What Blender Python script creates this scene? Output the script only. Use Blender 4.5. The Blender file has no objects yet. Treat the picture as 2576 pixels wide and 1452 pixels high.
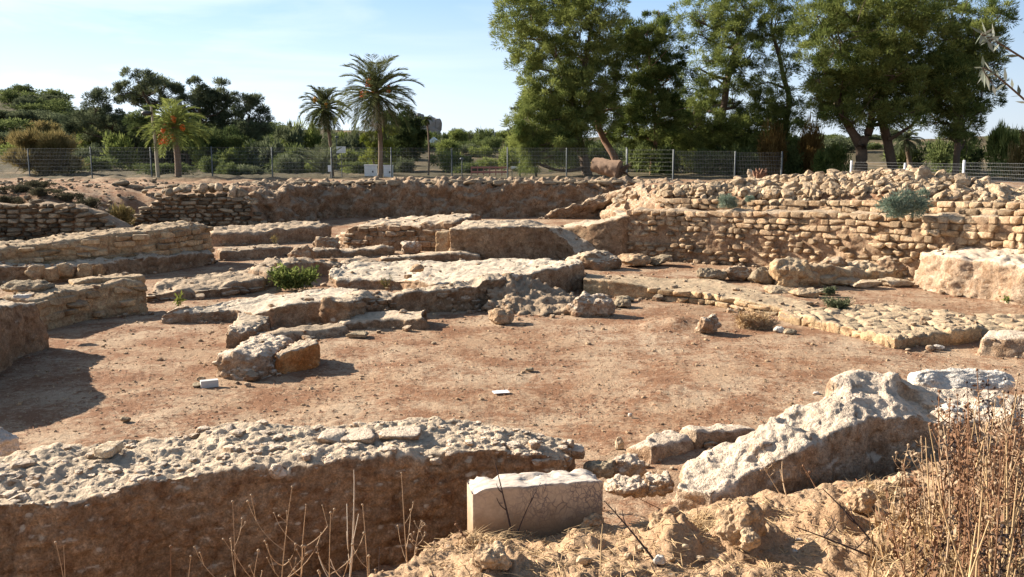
import bpy, math, random
import numpy as np
from mathutils import Vector
S = bpy.context.scene
COL = S.collection
rnd = random.Random(7)
rs = np.random.RandomState(11)
R = math.radians

# ------------------------------------------------------------------ camera
H = 3.3                       # eye height above the courtyard floor
PITCH = 8.43
F = 2300.0                    # focal length in units of a 2576 px wide frame
cam = bpy.data.cameras.new("camera")
cam.sensor_width = 36.0
cam.lens = F / 2576 * 36.0
cam.clip_start, cam.clip_end = 0.05, 5000
cob = bpy.data.objects.new("camera", cam)
cob.location = (0, 0, H)
cob.rotation_euler = (R(90 - PITCH), 0, 0)
COL.objects.link(cob)
S.camera = cob
# ------------------------------------------------------------------ world, sun, exposure
SUN_EL, SUN_DIR = 26.0, (-0.906, 0.42)
ce, se = math.cos(R(SUN_EL)), math.sin(R(SUN_EL))
_l = math.hypot(*SUN_DIR)
TO_SUN = Vector((SUN_DIR[0] / _l * ce, SUN_DIR[1] / _l * ce, se))
w = bpy.data.worlds.new("World"); S.world = w; w.use_nodes = True
nt = w.node_tree; nt.nodes.clear()
def N(nt, t, **k):
    n = nt.nodes.new(t)
    for a, b in k.items():
        if a.startswith("i_"):
            n.inputs[int(a[2:])].default_value = b
        else:
            setattr(n, a, b)
    return n
sky = N(nt, "ShaderNodeTexSky", sky_type='NISHITA', sun_disc=False)
sky.sun_elevation = R(SUN_EL)
sky.sun_rotation = math.atan2(TO_SUN.x, TO_SUN.y)
sky.air_density = 1.1; sky.dust_density = 0.6; sky.ozone_density = 1.6
tc = N(nt, "ShaderNodeTexCoord")
L = nt.links.new
sx = N(nt, "ShaderNodeSeparateXYZ"); L(tc.outputs['Generated'], sx.inputs[0])
# pale haze band low in the sky, brighter towards the sun side
hr = N(nt, "ShaderNodeValToRGB"); L(sx.outputs[2], hr.inputs[0]); e = hr.color_ramp.elements
e[0].position = 0.0; e[0].color = (6.7, 7.4, 8.1, 1); e[1].position = .17; e[1].color = (3.0, 4.8, 7.4, 1)
k_ = e.new(.07); k_.color = (5.3, 6.6, 8.1, 1)
hf = N(nt, "ShaderNodeMapRange"); hf.inputs[1].default_value = .16; hf.inputs[2].default_value = .42; hf.inputs[3].default_value = .9; hf.inputs[4].default_value = 0; L(sx.outputs[2], hf.inputs[0])
gl = N(nt, "ShaderNodeMapRange"); gl.inputs[1].default_value = .5; gl.inputs[2].default_value = -.75; gl.inputs[3].default_value = .86; gl.inputs[4].default_value = 1.42; L(sx.outputs[0], gl.inputs[0])
hs = N(nt, "ShaderNodeVectorMath", operation='SCALE'); L(hr.outputs[0], hs.inputs[0]); L(gl.outputs[0], hs.inputs['Scale'])
m0 = N(nt, "ShaderNodeMix", data_type='RGBA'); L(hf.outputs[0], m0.inputs[0]); L(sky.outputs[0], m0.inputs[6]); L(hs.outputs[0], m0.inputs[7])
# thin streaks of cirrus
mp = N(nt, "ShaderNodeMapping"); mp.inputs['Scale'].default_value = (1.0, 1.0, 7.0); mp.inputs['Rotation'].default_value = (0, R(-4), 0)
nz = N(nt, "ShaderNodeTexNoise"); nz.inputs['Scale'].default_value = 2.4; nz.inputs['Detail'].default_value = 7; nz.inputs['Roughness'].default_value = 0.55; nz.inputs['Distortion'].default_value = 0.5
cr = N(nt, "ShaderNodeValToRGB"); cr.color_ramp.elements[0].position = 0.47; cr.color_ramp.elements[1].position = 0.8
mr = N(nt, "ShaderNodeMapRange"); mr.inputs[1].default_value = 0.1; mr.inputs[2].default_value = -0.4; mr.inputs[3].default_value = 0.0; mr.inputs[4].default_value = .9
mu = N(nt, "ShaderNodeMath", operation='MULTIPLY')
mx = N(nt, "ShaderNodeMix", data_type='RGBA'); mx.inputs[7].default_value = (9.2, 9.5, 9.8, 1)
bg = N(nt, "ShaderNodeBackground"); bg.inputs[1].default_value = 0.05
wo = N(nt, "ShaderNodeOutputWorld")
L(tc.outputs['Generated'], mp.inputs[0]); L(mp.outputs[0], nz.inputs['Vector']); L(nz.outputs[0], cr.inputs[0])
L(sx.outputs[0], mr.inputs[0]); L(cr.outputs[0], mu.inputs[0]); L(mr.outputs[0], mu.inputs[1])
L(mu.outputs[0], mx.inputs[0]); L(m0.outputs[2], mx.inputs[6]); L(mx.outputs[2], bg.inputs[0]); L(bg.outputs[0], wo.inputs[0])
sun = bpy.data.lights.new("sun", 'SUN'); sun.energy = 5.0; sun.angle = R(0.5); sun.color = (1.0, 0.91, 0.78)
sob = bpy.data.objects.new("sun", sun); sob.rotation_euler = TO_SUN.to_track_quat('Z', 'Y').to_euler(); COL.objects.link(sob)
S.view_settings.view_transform = 'Standard'; S.view_settings.look = 'None'
S.view_settings.exposure = 1.48; S.view_settings.gamma = 1.0
S.render.engine = 'CYCLES'
S.cycles.max_bounces = 6; S.cycles.diffuse_bounces = 3; S.cycles.transparent_max_bounces = 8

# ------------------------------------------------------------------ pixel <-> world (a survey of the photograph)
cp, sp = math.cos(R(PITCH)), math.sin(R(PITCH))
def slope(py): return (F * sp + (py - 726) * cp) / (F * cp - (py - 726) * sp)
def hz(py): return F * cp - (py - 726) * sp
def P(px, py, z):            # point at height z seen at that pixel
    t = (H - z) / (F * sp + (py - 726) * cp)
    return np.array([(px - 1288) * t, hz(py) * t, z])
def PY(px, py, Y):           # point at forward distance Y seen at that pixel
    t = Y / hz(py)
    return np.array([(px - 1288) * t, Y, H - t * (F * sp + (py - 726) * cp)])
def ft(px, pt, pb, zb=0.0):  # top of a face whose foot (at height zb) is seen at pb
    Y = (H - zb) / slope(pb)
    return PY(px, pt, Y)

# ------------------------------------------------------------------ noise (numpy)
def _h(a, b, c, s):
    h = (a.astype(np.uint32) * np.uint32(374761393) + b.astype(np.uint32) * np.uint32(668265263) + c.astype(np.uint32) * np.uint32(2147483647) + np.uint32(s * 974711 & 0xffffffff))
    h = (h ^ (h >> np.uint32(13))) * np.uint32(1274126177)
    h = (h ^ (h >> np.uint32(16))) * np.uint32(2246822519)
    return h ^ (h >> np.uint32(13))
_G = np.array([[1,1,0],[-1,1,0],[1,-1,0],[-1,-1,0],[1,0,1],[-1,0,1],[1,0,-1],[-1,0,-1],[0,1,1],[0,-1,1],[0,1,-1],[0,-1,-1],[1,1,0],[-1,1,0],[0,-1,1],[0,-1,-1]], np.float32)
def perlin(p, s=0):
    p = np.asarray(p, np.float32)
    i = np.floor(p); f = p - i; i = i.astype(np.int64)
    u = f * f * f * (f * (f * 6 - 15) + 10)
    out = 0
    for dx in (0, 1):
        wx = u[:, 0] if dx else 1 - u[:, 0]
        for dy in (0, 1):
            wy = u[:, 1] if dy else 1 - u[:, 1]
            for dz in (0, 1):
                wz = u[:, 2] if dz else 1 - u[:, 2]
                g = _G[_h(i[:, 0] + dx, i[:, 1] + dy, i[:, 2] + dz, s) & np.uint32(15)]
                out = out + wx * wy * wz * (g[:, 0] * (f[:, 0] - dx) + g[:, 1] * (f[:, 1] - dy) + g[:, 2] * (f[:, 2] - dz))
    return out
def fbm(p, o=4, s=0, g=0.5):
    a, out, q = 1.0, 0, np.asarray(p, np.float32)
    for k in range(o):
        out = out + a * perlin(q, s + k); q = q * 2.03 + 7.1; a *= g
    return out
def worley(p, s=0, jit=0.9):
    p = np.asarray(p, np.float32)
    i = np.floor(p).astype(np.int64); f1 = np.full(len(p), 9.0, np.float32); f2 = f1.copy(); idm = np.zeros(len(p), np.float32)
    for dx in (-1, 0, 1):
        for dy in (-1, 0, 1):
            for dz in (-1, 0, 1):
                c = i + np.array([dx, dy, dz])
                h = _h(c[:, 0], c[:, 1], c[:, 2], s)
                q = np.stack([(h & np.uint32(1023)) / 1023.0, ((h >> np.uint32(10)) & np.uint32(1023)) / 1023.0, ((h >> np.uint32(20)) & np.uint32(1023)) / 1023.0], 1) * jit + (1 - jit) / 2
                d = np.sqrt((((c + q) - p) ** 2).sum(1)).astype(np.float32)
                m = d < f1
                f2 = np.where(m, f1, np.minimum(f2, d)); f1 = np.where(m, d, f1)
                idm = np.where(m, (h & np.uint32(255)) / 255.0, idm)
    return f1, f2, idm
def sstep(a, b, x):
    t = np.clip((x - a) / (b - a), 0, 1); return t * t * (3 - 2 * t)
def sdist(x, y, poly):       # signed distance to a polygon, positive inside
    d = np.full(x.shape, 1e9); ins = np.zeros(x.shape, bool)
    n = len(poly)
    for k in range(n):
        ax, ay = poly[k]; bx, by = poly[(k + 1) % n]
        ex, ey = bx - ax, by - ay
        t = np.clip(((x - ax) * ex + (y - ay) * ey) / (ex * ex + ey * ey + 1e-12), 0, 1)
        d = np.minimum(d, np.hypot(x - ax - t * ex, y - ay - t * ey))
        c = (ay > y) != (by > y)
        with np.errstate(divide='ignore', invalid='ignore'):
            xi = ax + (y - ay) * ex / (ey if ey else 1e-12)
        ins ^= c & (x < xi)
    return np.where(ins, d, -d)
def pline(x, y, pts):        # distance to an open polyline and the interpolated third value
    d = np.full(x.shape, 1e9); v = np.zeros(x.shape)
    for a, b in zip(pts[:-1], pts[1:]):
        ex, ey = b[0] - a[0], b[1] - a[1]
        t = np.clip(((x - a[0]) * ex + (y - a[1]) * ey) / (ex * ex + ey * ey), 0, 1)
        q = np.hypot(x - a[0] - t * ex, y - a[1] - t * ey)
        v = np.where(q < d, a[2] + t * (b[2] - a[2]), v); d = np.minimum(d, q)
    return d, v

# ------------------------------------------------------------------ meshes
def mk(name, V, F4=None, F3=None, mat=None, smooth=True, tint=None, parent=None, origin=None, link=True):
    V = np.asarray(V, np.float32).reshape(-1, 3)
    F4 = np.zeros((0, 4), np.int32) if F4 is None or len(F4) == 0 else np.asarray(F4, np.int32)
    F3 = np.zeros((0, 3), np.int32) if F3 is None or len(F3) == 0 else np.asarray(F3, np.int32)
    if origin is None:
        origin = np.array([V[:, 0].mean(), V[:, 1].mean(), V[:, 2].min()]) if parent is None else np.zeros(3)
    base = np.zeros(3)
    if parent is not None: base = np.array(parent.matrix_world.translation if parent.parent is None else parent['_w'])
    origin = np.asarray(origin, float)
    if parent is not None: origin = base
    me = bpy.data.meshes.new(name)
    me.vertices.add(len(V)); me.vertices.foreach_set("co", (V - origin).astype(np.float32).ravel())
    nl = 4 * len(F4) + 3 * len(F3)
    me.loops.add(nl); me.loops.foreach_set("vertex_index", np.concatenate([F4.ravel(), F3.ravel()]).astype(np.int32))
    me.polygons.add(len(F4) + len(F3))
    st = np.concatenate([np.arange(len(F4)) * 4, 4 * len(F4) + np.arange(len(F3)) * 3]).astype(np.int32)
    me.polygons.foreach_set("loop_start", st)
    me.polygons.foreach_set("use_smooth", np.full(len(F4) + len(F3), smooth))
    me.update(calc_edges=True); me.validate()
    if tint is not None:
        at = me.attributes.new("tint", 'FLOAT', 'POINT'); at.data.foreach_set("value", np.asarray(tint, np.float32))
    if mat is not None: me.materials.append(mat)
    o = bpy.data.objects.new(name, me)
    if link: COL.objects.link(o)
    if parent is not None:
        o.parent = parent; o['_w'] = [float(v) for v in base]
    else:
        o.location = origin
    return o
class MB:
    def __init__(s): s.V, s.F4, s.F3, s.T, s.n = [], [], [], [], 0
    def add(s, V, F4=None, F3=None, tint=0.0):
        V = np.asarray(V, float).reshape(-1, 3)
        s.V.append(V)
        if F4 is not None and len(F4): s.F4.append(np.asarray(F4) + s.n)
        if F3 is not None and len(F3): s.F3.append(np.asarray(F3) + s.n)
        s.T.append(np.full(len(V), tint) if np.isscalar(tint) else np.asarray(tint)); s.n += len(V)
    def build(s, name, mat, parent=None, smooth=True, **k):
        return mk(name, np.concatenate(s.V), np.concatenate(s.F4) if s.F4 else None, np.concatenate(s.F3) if s.F3 else None, mat, smooth, np.concatenate(s.T), parent, **k)
def tag(o, label=None, cat=None, group=None, kind=None):
    if label: o['label'] = label
    if cat: o['category'] = cat
    if group: o['group'] = group
    if kind: o['kind'] = kind
    return o
def empty(name, loc, label=None, cat=None, group=None):
    o = bpy.data.objects.new(name, None); o.location = [float(v) for v in loc]; o.empty_display_size = .2
    COL.objects.link(o); o.matrix_world.translation = o.location
    return tag(o, label, cat, group)
def dup(o, loc, rz=0, sc=1.0, label=None, group=None, tilt=(0, 0)):
    c = o.copy(); COL.objects.link(c); c.location = [float(v) for v in loc]; c.rotation_euler = (tilt[0], tilt[1], rz)
    c.scale = (sc, sc, sc) if np.isscalar(sc) else sc
    if label: c['label'] = label
    if group: c['group'] = group
    for ch in o.children:
        d = ch.copy(); COL.objects.link(d); d.parent = c
    return c
def vnormals(V, F4):
    a, b, c, d = (V[F4[:, k]] for k in range(4))
    n = np.cross(c - a, d - b)
    out = np.stack([sum(np.bincount(F4[:, k], n[:, j], len(V)) for k in range(4)) for j in range(3)], 1)
    return out / (np.linalg.norm(out, axis=1, keepdims=True) + 1e-12)
_cs = {}
def cube_sphere(n):
    if n not in _cs:
        g = np.linspace(-1, 1, n + 1); a, b = np.meshgrid(g, g, indexing='ij'); a, b = a.ravel(), b.ravel(); o = np.ones_like(a)
        fs = [np.stack(t, 1) for t in ((o, a, b), (-o, b, a), (b, o, a), (a, -o, b), (a, b, o), (b, a, -o))]
        idx = np.arange((n + 1) ** 2).reshape(n + 1, n + 1)
        q = np.stack([idx[:-1, :-1], idx[1:, :-1], idx[1:, 1:], idx[:-1, 1:]], -1).reshape(-1, 4)
        V = np.concatenate(fs); Q = np.concatenate([q + k * (n + 1) ** 2 for k in range(6)])
        _, fi, inv = np.unique(np.round(V, 5), axis=0, return_index=True, return_inverse=True)
        _cs[n] = (V[fi], inv.reshape(-1)[Q])
    return _cs[n]
def blob(n, size, power=2.0, rough=0.12, freq=1.6, cuts=6, seed=0, fine=0.03):
    """a stone: superellipsoid, chipped by planes, roughened"""
    C, Q = cube_sphere(n); r = np.random.RandomState(seed)
    if power >= 5: C = np.sign(C) * np.abs(C) ** .5
    V = C / ((np.abs(C) ** power).sum(1, keepdims=True) ** (1 / power))
    for _ in range(cuts):
        k = r.normal(size=3); k /= np.linalg.norm(k); c = r.uniform(.62, .92)
        d = V @ k; V = V - np.outer(np.maximum(d - c, 0), k) * .92
    nn = V / (np.linalg.norm(V, axis=1, keepdims=True) + 1e-9)
    V = V + nn * (rough * fbm(V * freq + seed * 3.7, 3, seed) + fine * fbm(V * freq * 5 + seed, 2, seed + 9))[:, None]
    return V * np.asarray(size), Q
def tube(pts, rad, k=6):
    pts = np.asarray(pts, float); n = len(pts); rad = np.broadcast_to(np.asarray(rad, float), (n,))
    t = np.gradient(pts, axis=0); t /= np.linalg.norm(t, axis=1, keepdims=True) + 1e-9
    up = np.where(np.abs(t[:, 2:3]) > .9, np.array([[1., 0, 0]]), np.array([[0, 0, 1.]]))
    a = np.cross(t, up); a /= np.linalg.norm(a, axis=1, keepdims=True) + 1e-9
    b = np.cross(t, a); th = np.arange(k) / k * 2 * np.pi
    V = pts[:, None] + rad[:, None, None] * (a[:, None] * np.cos(th)[None, :, None] + b[:, None] * np.sin(th)[None, :, None])
    i = np.arange(n - 1)[:, None] * k; j = np.arange(k)[None]; j2 = (j + 1) % k
    Q = np.stack([i + j, i + j2, i + k + j2, i + k + j], -1).reshape(-1, 4)
    return V.reshape(-1, 3), Q
def bez(a, b, c, n):
    t = np.linspace(0, 1, n)[:, None]; return (1 - t) ** 2 * np.asarray(a) + 2 * t * (1 - t) * np.asarray(b) + t * t * np.asarray(c)
def box(c, s, rz=0.0):
    x, y, z = np.asarray(s, float) / 2
    V = np.array([[-x,-y,-z],[x,-y,-z],[x,y,-z],[-x,y,-z],[-x,-y,z],[x,-y,z],[x,y,z],[-x,y,z]])
    ca, sa = math.cos(rz), math.sin(rz); V = np.stack([V[:, 0] * ca - V[:, 1] * sa, V[:, 0] * sa + V[:, 1] * ca, V[:, 2]], 1)
    return V + np.asarray(c), np.array([[0,3,2,1],[4,5,6,7],[0,1,5,4],[1,2,6,5],[2,3,7,6],[3,0,4,7]])

# ------------------------------------------------------------------ materials
def newmat(name):
    m = bpy.data.materials.new(name); m.use_nodes = True; n = m.node_tree; n.nodes.clear()
    return m, n
def rgb(c): return (*c, 1.0)
def ramp(n, src, stops):
    r = N(n, "ShaderNodeValToRGB"); e = r.color_ramp.elements
    while len(e) < len(stops): e.new(0.5)
    for k, (p, c) in enumerate(stops):
        e[k].position = p; e[k].color = rgb(c) if not np.isscalar(c) else (c, c, c, 1)
    n.links.new(src, r.inputs[0]); return r.outputs[0]
def noise(n, pos, sc, det=4, ro=.55, dist=0.0):
    t = N(n, "ShaderNodeTexNoise"); t.inputs['Scale'].default_value = sc; t.inputs['Detail'].default_value = det
    t.inputs['Roughness'].default_value = ro; t.inputs['Distortion'].default_value = dist
    n.links.new(pos, t.inputs['Vector']); return t.outputs[0]
def mix(n, fac, a, b, mode='MIX'):
    m = N(n, "ShaderNodeMix", data_type='RGBA', blend_type=mode)
    for s, v in ((0, fac), (6, a), (7, b)):
        if hasattr(v, 'is_output'): n.links.new(v, m.inputs[s])
        elif s == 0: m.inputs[0].default_value = v
        else: m.inputs[s].default_value = rgb(v)
    return m.outputs[2]
def math_(n, op, a, b=0.0, c=None):
    m = N(n, "ShaderNodeMath", operation=op)
    for k, v in enumerate((a, b) if c is None else (a, b, c)):
        if hasattr(v, 'is_output'): n.links.new(v, m.inputs[k])
        else: m.inputs[k].default_value = v
    return m.outputs[0]
def rock_mat(name, base, alt, dirt, sunlit_crust=None, sunlit_crust_amt=.6, tintk=.35, bump=.6, bscale=45, speck=.35):
    m, n = newmat(name)
    g = N(n, "ShaderNodeNewGeometry"); pos = g.outputs['Position']
    col = mix(n, ramp(n, noise(n, pos, 2.3, 5), [(.36, 0.), (.62, 1.)]), base, alt)
    col = mix(n, ramp(n, noise(n, pos, 7.0, 5, .6, .6), [(.48, 0.), (.68, 1.)]), col, dirt)
    # small bits of gravel and sherds set in the earth
    vo = N(n, "ShaderNodeTexVoronoi"); vo.inputs['Scale'].default_value = 28; n.links.new(pos, vo.inputs['Vector'])
    bits = math_(n, 'MULTIPLY', ramp(n, vo.outputs['Distance'], [(.16, 1.), (.3, 0.)]), ramp(n, noise(n, pos, 5, 3), [(.5, 0.), (.62, 1.)]))
    col = mix(n, math_(n, 'MULTIPLY', bits, speck), col, tuple(min(.8, v * 1.5 + .05) for v in alt))
    fine = noise(n, pos, 60, 6, .7)
    col = mix(n, 1.0, col, ramp(n, fine, [(.28, .45), (.72, 1.5)]), 'MULTIPLY')
    col = mix(n, 1.0, col, ramp(n, noise(n, pos, 18, 4, .6), [(.3, .7), (.7, 1.25)]), 'MULTIPLY')
    if sunlit_crust:  # weathered crust; pale tops over darkened sides also imitate sun against shade
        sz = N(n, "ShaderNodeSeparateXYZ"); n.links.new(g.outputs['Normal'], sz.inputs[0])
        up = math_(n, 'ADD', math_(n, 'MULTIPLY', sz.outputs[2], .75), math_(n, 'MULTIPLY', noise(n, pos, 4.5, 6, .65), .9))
        k = ramp(n, up, [(.86, 0.), (1.12, sunlit_crust_amt)])
        cc = mix(n, ramp(n, noise(n, pos, 16, 5, .65), [(.35, 0.), (.7, 1.)]), sunlit_crust, tuple(v * .62 for v in sunlit_crust))
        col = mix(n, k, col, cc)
    at = N(n, "ShaderNodeAttribute", attribute_name="tint")
    f = math_(n, 'MULTIPLY_ADD', at.outputs['Fac'], tintk, 1.0)
    tm = N(n, "ShaderNodeVectorMath", operation='SCALE'); n.links.new(col, tm.inputs[0]); n.links.new(f, tm.inputs['Scale'])
    b = N(n, "ShaderNodeBsdfPrincipled"); b.inputs['Roughness'].default_value = .95; b.inputs['Specular IOR Level'].default_value = .15
    n.links.new(tm.outputs[0], b.inputs['Base Color'])
    bp = N(n, "ShaderNodeBump"); bp.inputs['Strength'].default_value = bump; bp.inputs['Distance'].default_value = .03
    hh = math_(n, 'ADD', noise(n, pos, bscale, 6, .65), math_(n, 'MULTIPLY', noise(n, pos, bscale * .25, 4, .6), 1.5))
    n.links.new(hh, bp.inputs['Height']); n.links.new(bp.outputs[0], b.inputs['Normal'])
    o = N(n, "ShaderNodeOutputMaterial"); n.links.new(b.outputs[0], o.inputs[0])
    return m
def plain(name, c, rough=.7, metal=0.0, var=.25, sc=20):
    m, n = newmat(name); g = N(n, "ShaderNodeNewGeometry")
    col = mix(n, noise(n, g.outputs['Position'], sc, 4), tuple(v * (1 - var) for v in c), tuple(min(1, v * (1 + var)) for v in c))
    at = N(n, "ShaderNodeAttribute", attribute_name="tint"); f = math_(n, 'MULTIPLY_ADD', at.outputs['Fac'], .4, 1.0)
    tm = N(n, "ShaderNodeVectorMath", operation='SCALE'); n.links.new(col, tm.inputs[0]); n.links.new(f, tm.inputs['Scale'])
    b = N(n, "ShaderNodeBsdfPrincipled"); b.inputs['Roughness'].default_value = rough; b.inputs['Metallic'].default_value = metal
    n.links.new(tm.outputs[0], b.inputs['Base Color'])
    o = N(n, "ShaderNodeOutputMaterial"); n.links.new(b.outputs[0], o.inputs[0]); return m
def leaf_mat(name, dark, light, tr=.3):
    m, n = newmat(name)
    at = N(n, "ShaderNodeAttribute", attribute_name="tint")
    oi = N(n, "ShaderNodeObjectInfo")
    t = math_(n, 'MULTIPLY_ADD', at.outputs['Fac'], .5, .5)
    t = math_(n, 'ADD', t, math_(n, 'MULTIPLY_ADD', oi.outputs['Random'], .3, -.15))
    col = ramp(n, t, [(.1, dark), (.9, light)])
    d = N(n, "ShaderNodeBsdfDiffuse"); tl = N(n, "ShaderNodeBsdfTranslucent"); ms = N(n, "ShaderNodeMixShader"); ms.inputs[0].default_value = tr
    n.links.new(col, d.inputs[0]); n.links.new(col, tl.inputs[0]); n.links.new(d.outputs[0], ms.inputs[1]); n.links.new(tl.outputs[0], ms.inputs[2])
    o = N(n, "ShaderNodeOutputMaterial"); n.links.new(ms.outputs[0], o.inputs[0]); return m

M = {}
M['mud'] = rock_mat('mud_rubble', (.225, .138, .08), (.32, .215, .13), (.16, .088, .047), sunlit_crust=(.58, .46, .33), sunlit_crust_amt=.9)
M['mudtop'] = rock_mat('earthen_ruin', (.25, .16, .095), (.34, .235, .15), (.19, .105, .06), sunlit_crust=(.51, .395, .275), sunlit_crust_amt=.8)
M['plat'] = rock_mat('pale_platform', (.27, .175, .105), (.36, .25, .16), (.20, .11, .06), sunlit_crust=(.62, .515, .39), sunlit_crust_amt=.95)
M['crusty'] = rock_mat('crusted_rock', (.34, .225, .14), (.44, .33, .23), (.25, .145, .08), sunlit_crust=(.68, .55, .42), sunlit_crust_amt=.9, bump=.8)
M['orange'] = rock_mat('orange_earth', (.42, .16, .045), (.46, .24, .10), (.32, .12, .035), sunlit_crust=(.52, .43, .32), sunlit_crust_amt=.9)
M['sand'] = rock_mat('sandstone', (.37, .25, .15), (.45, .33, .21), (.28, .17, .09), sunlit_crust=None, tintk=.4)
M['sandwall'] = rock_mat('sandstone_old', (.40, .26, .14), (.46, .33, .19), (.30, .17, .09), sunlit_crust=(.50, .42, .31), sunlit_crust_amt=.4, tintk=.35)
M['grey'] = rock_mat('grey_stone', (.25, .19, .125), (.34, .27, .18), (.19, .13, .08), sunlit_crust=None, tintk=.6)
M['pale'] = rock_mat('pale_stone', (.44, .33, .215), (.52, .42, .30), (.33, .225, .13), sunlit_crust=None, tintk=.4)
M['heap'] = rock_mat('heap_stone', (.37, .265, .165), (.46, .355, .24), (.27, .175, .10), sunlit_crust=None, tintk=.5)
M['white'] = rock_mat('white_stone', (.56, .49, .40), (.64, .58, .50), (.42, .32, .23), sunlit_crust=(.68, .63, .56), sunlit_crust_amt=.6)
M['clay'] = rock_mat('clay_cliff', (.25, .155, .09), (.35, .24, .15), (.18, .095, .05), sunlit_crust=(.42, .32, .22), sunlit_crust_amt=.7)
M['clod'] = rock_mat('dry_clod', (.40, .27, .16), (.46, .33, .21), (.33, .20, .11), sunlit_crust=None)
M['farrock'] = rock_mat('far_rock', (.26, .225, .19), (.32, .28, .24), (.22, .19, .16), bscale=3)
M['bark'] = plain('bark', (.10, .065, .04), .9, var=.5, sc=9)
M['bark_warm'] = plain('bark_warm', (.20, .105, .06), .9, var=.5, sc=9)
M['palmbark'] = plain('palm_bark', (.17, .115, .075), .95, var=.45, sc=12)
M['post'] = plain('galvanised', (.09, .10, .10), .55, .3, var=.15)
M['wire'] = plain('wire', (.24, .25, .25), .5, .3, var=.1)
M['whitepost'] = plain('white_post', (.72, .72, .70), .5, var=.1)
M['wood'] = plain('pole_wood', (.34, .29, .20), .8, var=.25)
M['cutwood'] = plain('cut_wood', (.27, .165, .10), .8, var=.6, sc=6)
M['dark'] = plain('dark_metal', (.02, .02, .02), .5)
M['whitepaint'] = plain('white_paint', (.75, .75, .73), .5, var=.06, sc=4)
M['red'] = plain('red_rail', (.42, .16, .12), .6)
M['straw'] = plain('straw', (.42, .28, .14), .8, var=.35, sc=30)
M['dryweed'] = plain('dry_weed', (.21, .105, .05), .9, var=.5, sc=30)
M['darkweed'] = plain('dark_weed', (.05, .03, .025), .9, var=.4, sc=30)
M['whitestalk'] = plain('white_stalk', (.50, .42, .33), .8, var=.2)
M['palestalk'] = plain('pale_stalk', (.38, .26, .155), .8, var=.3, sc=20)
M['brickw'] = plain('white_brick', (.50, .49, .46), .8, var=.2)
M['paper'] = plain('paper', (.80, .80, .80), .7, var=.04)
M['dates'] = plain('dates', (.88, .20, .03), .5, var=.3, sc=8)
M['datesy'] = plain('dates_yellow', (.65, .33, .04), .5, var=.3, sc=8)
M['leafA'] = leaf_mat('tamarisk_leaf', (.055, .082, .022), (.27, .30, .09), .38)
M['leafB'] = leaf_mat('dark_leaf', (.042, .062, .024), (.19, .22, .08))
M['leafG'] = leaf_mat('grey_leaf', (.05, .064, .036), (.19, .21, .115))
M['leafY'] = leaf_mat('yellow_leaf', (.09, .12, .02), (.26, .28, .06))
M['leafP'] = leaf_mat('palm_leaf', (.04, .055, .02), (.13, .14, .06))
M['leafR'] = leaf_mat('reed_leaf', (.10, .09, .03), (.30, .23, .10))
M['leafC'] = leaf_mat('caper_leaf', (.11, .15, .11), (.30, .36, .27))
M['leafD'] = leaf_mat('brush_leaf', (.035, .036, .024), (.12, .11, .07))
M['leafO'] = leaf_mat('olive_leaf', (.12, .14, .10), (.36, .38, .32))
M['leafRust'] = leaf_mat('rust_leaf', (.10, .06, .02), (.26, .17, .06))

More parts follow.
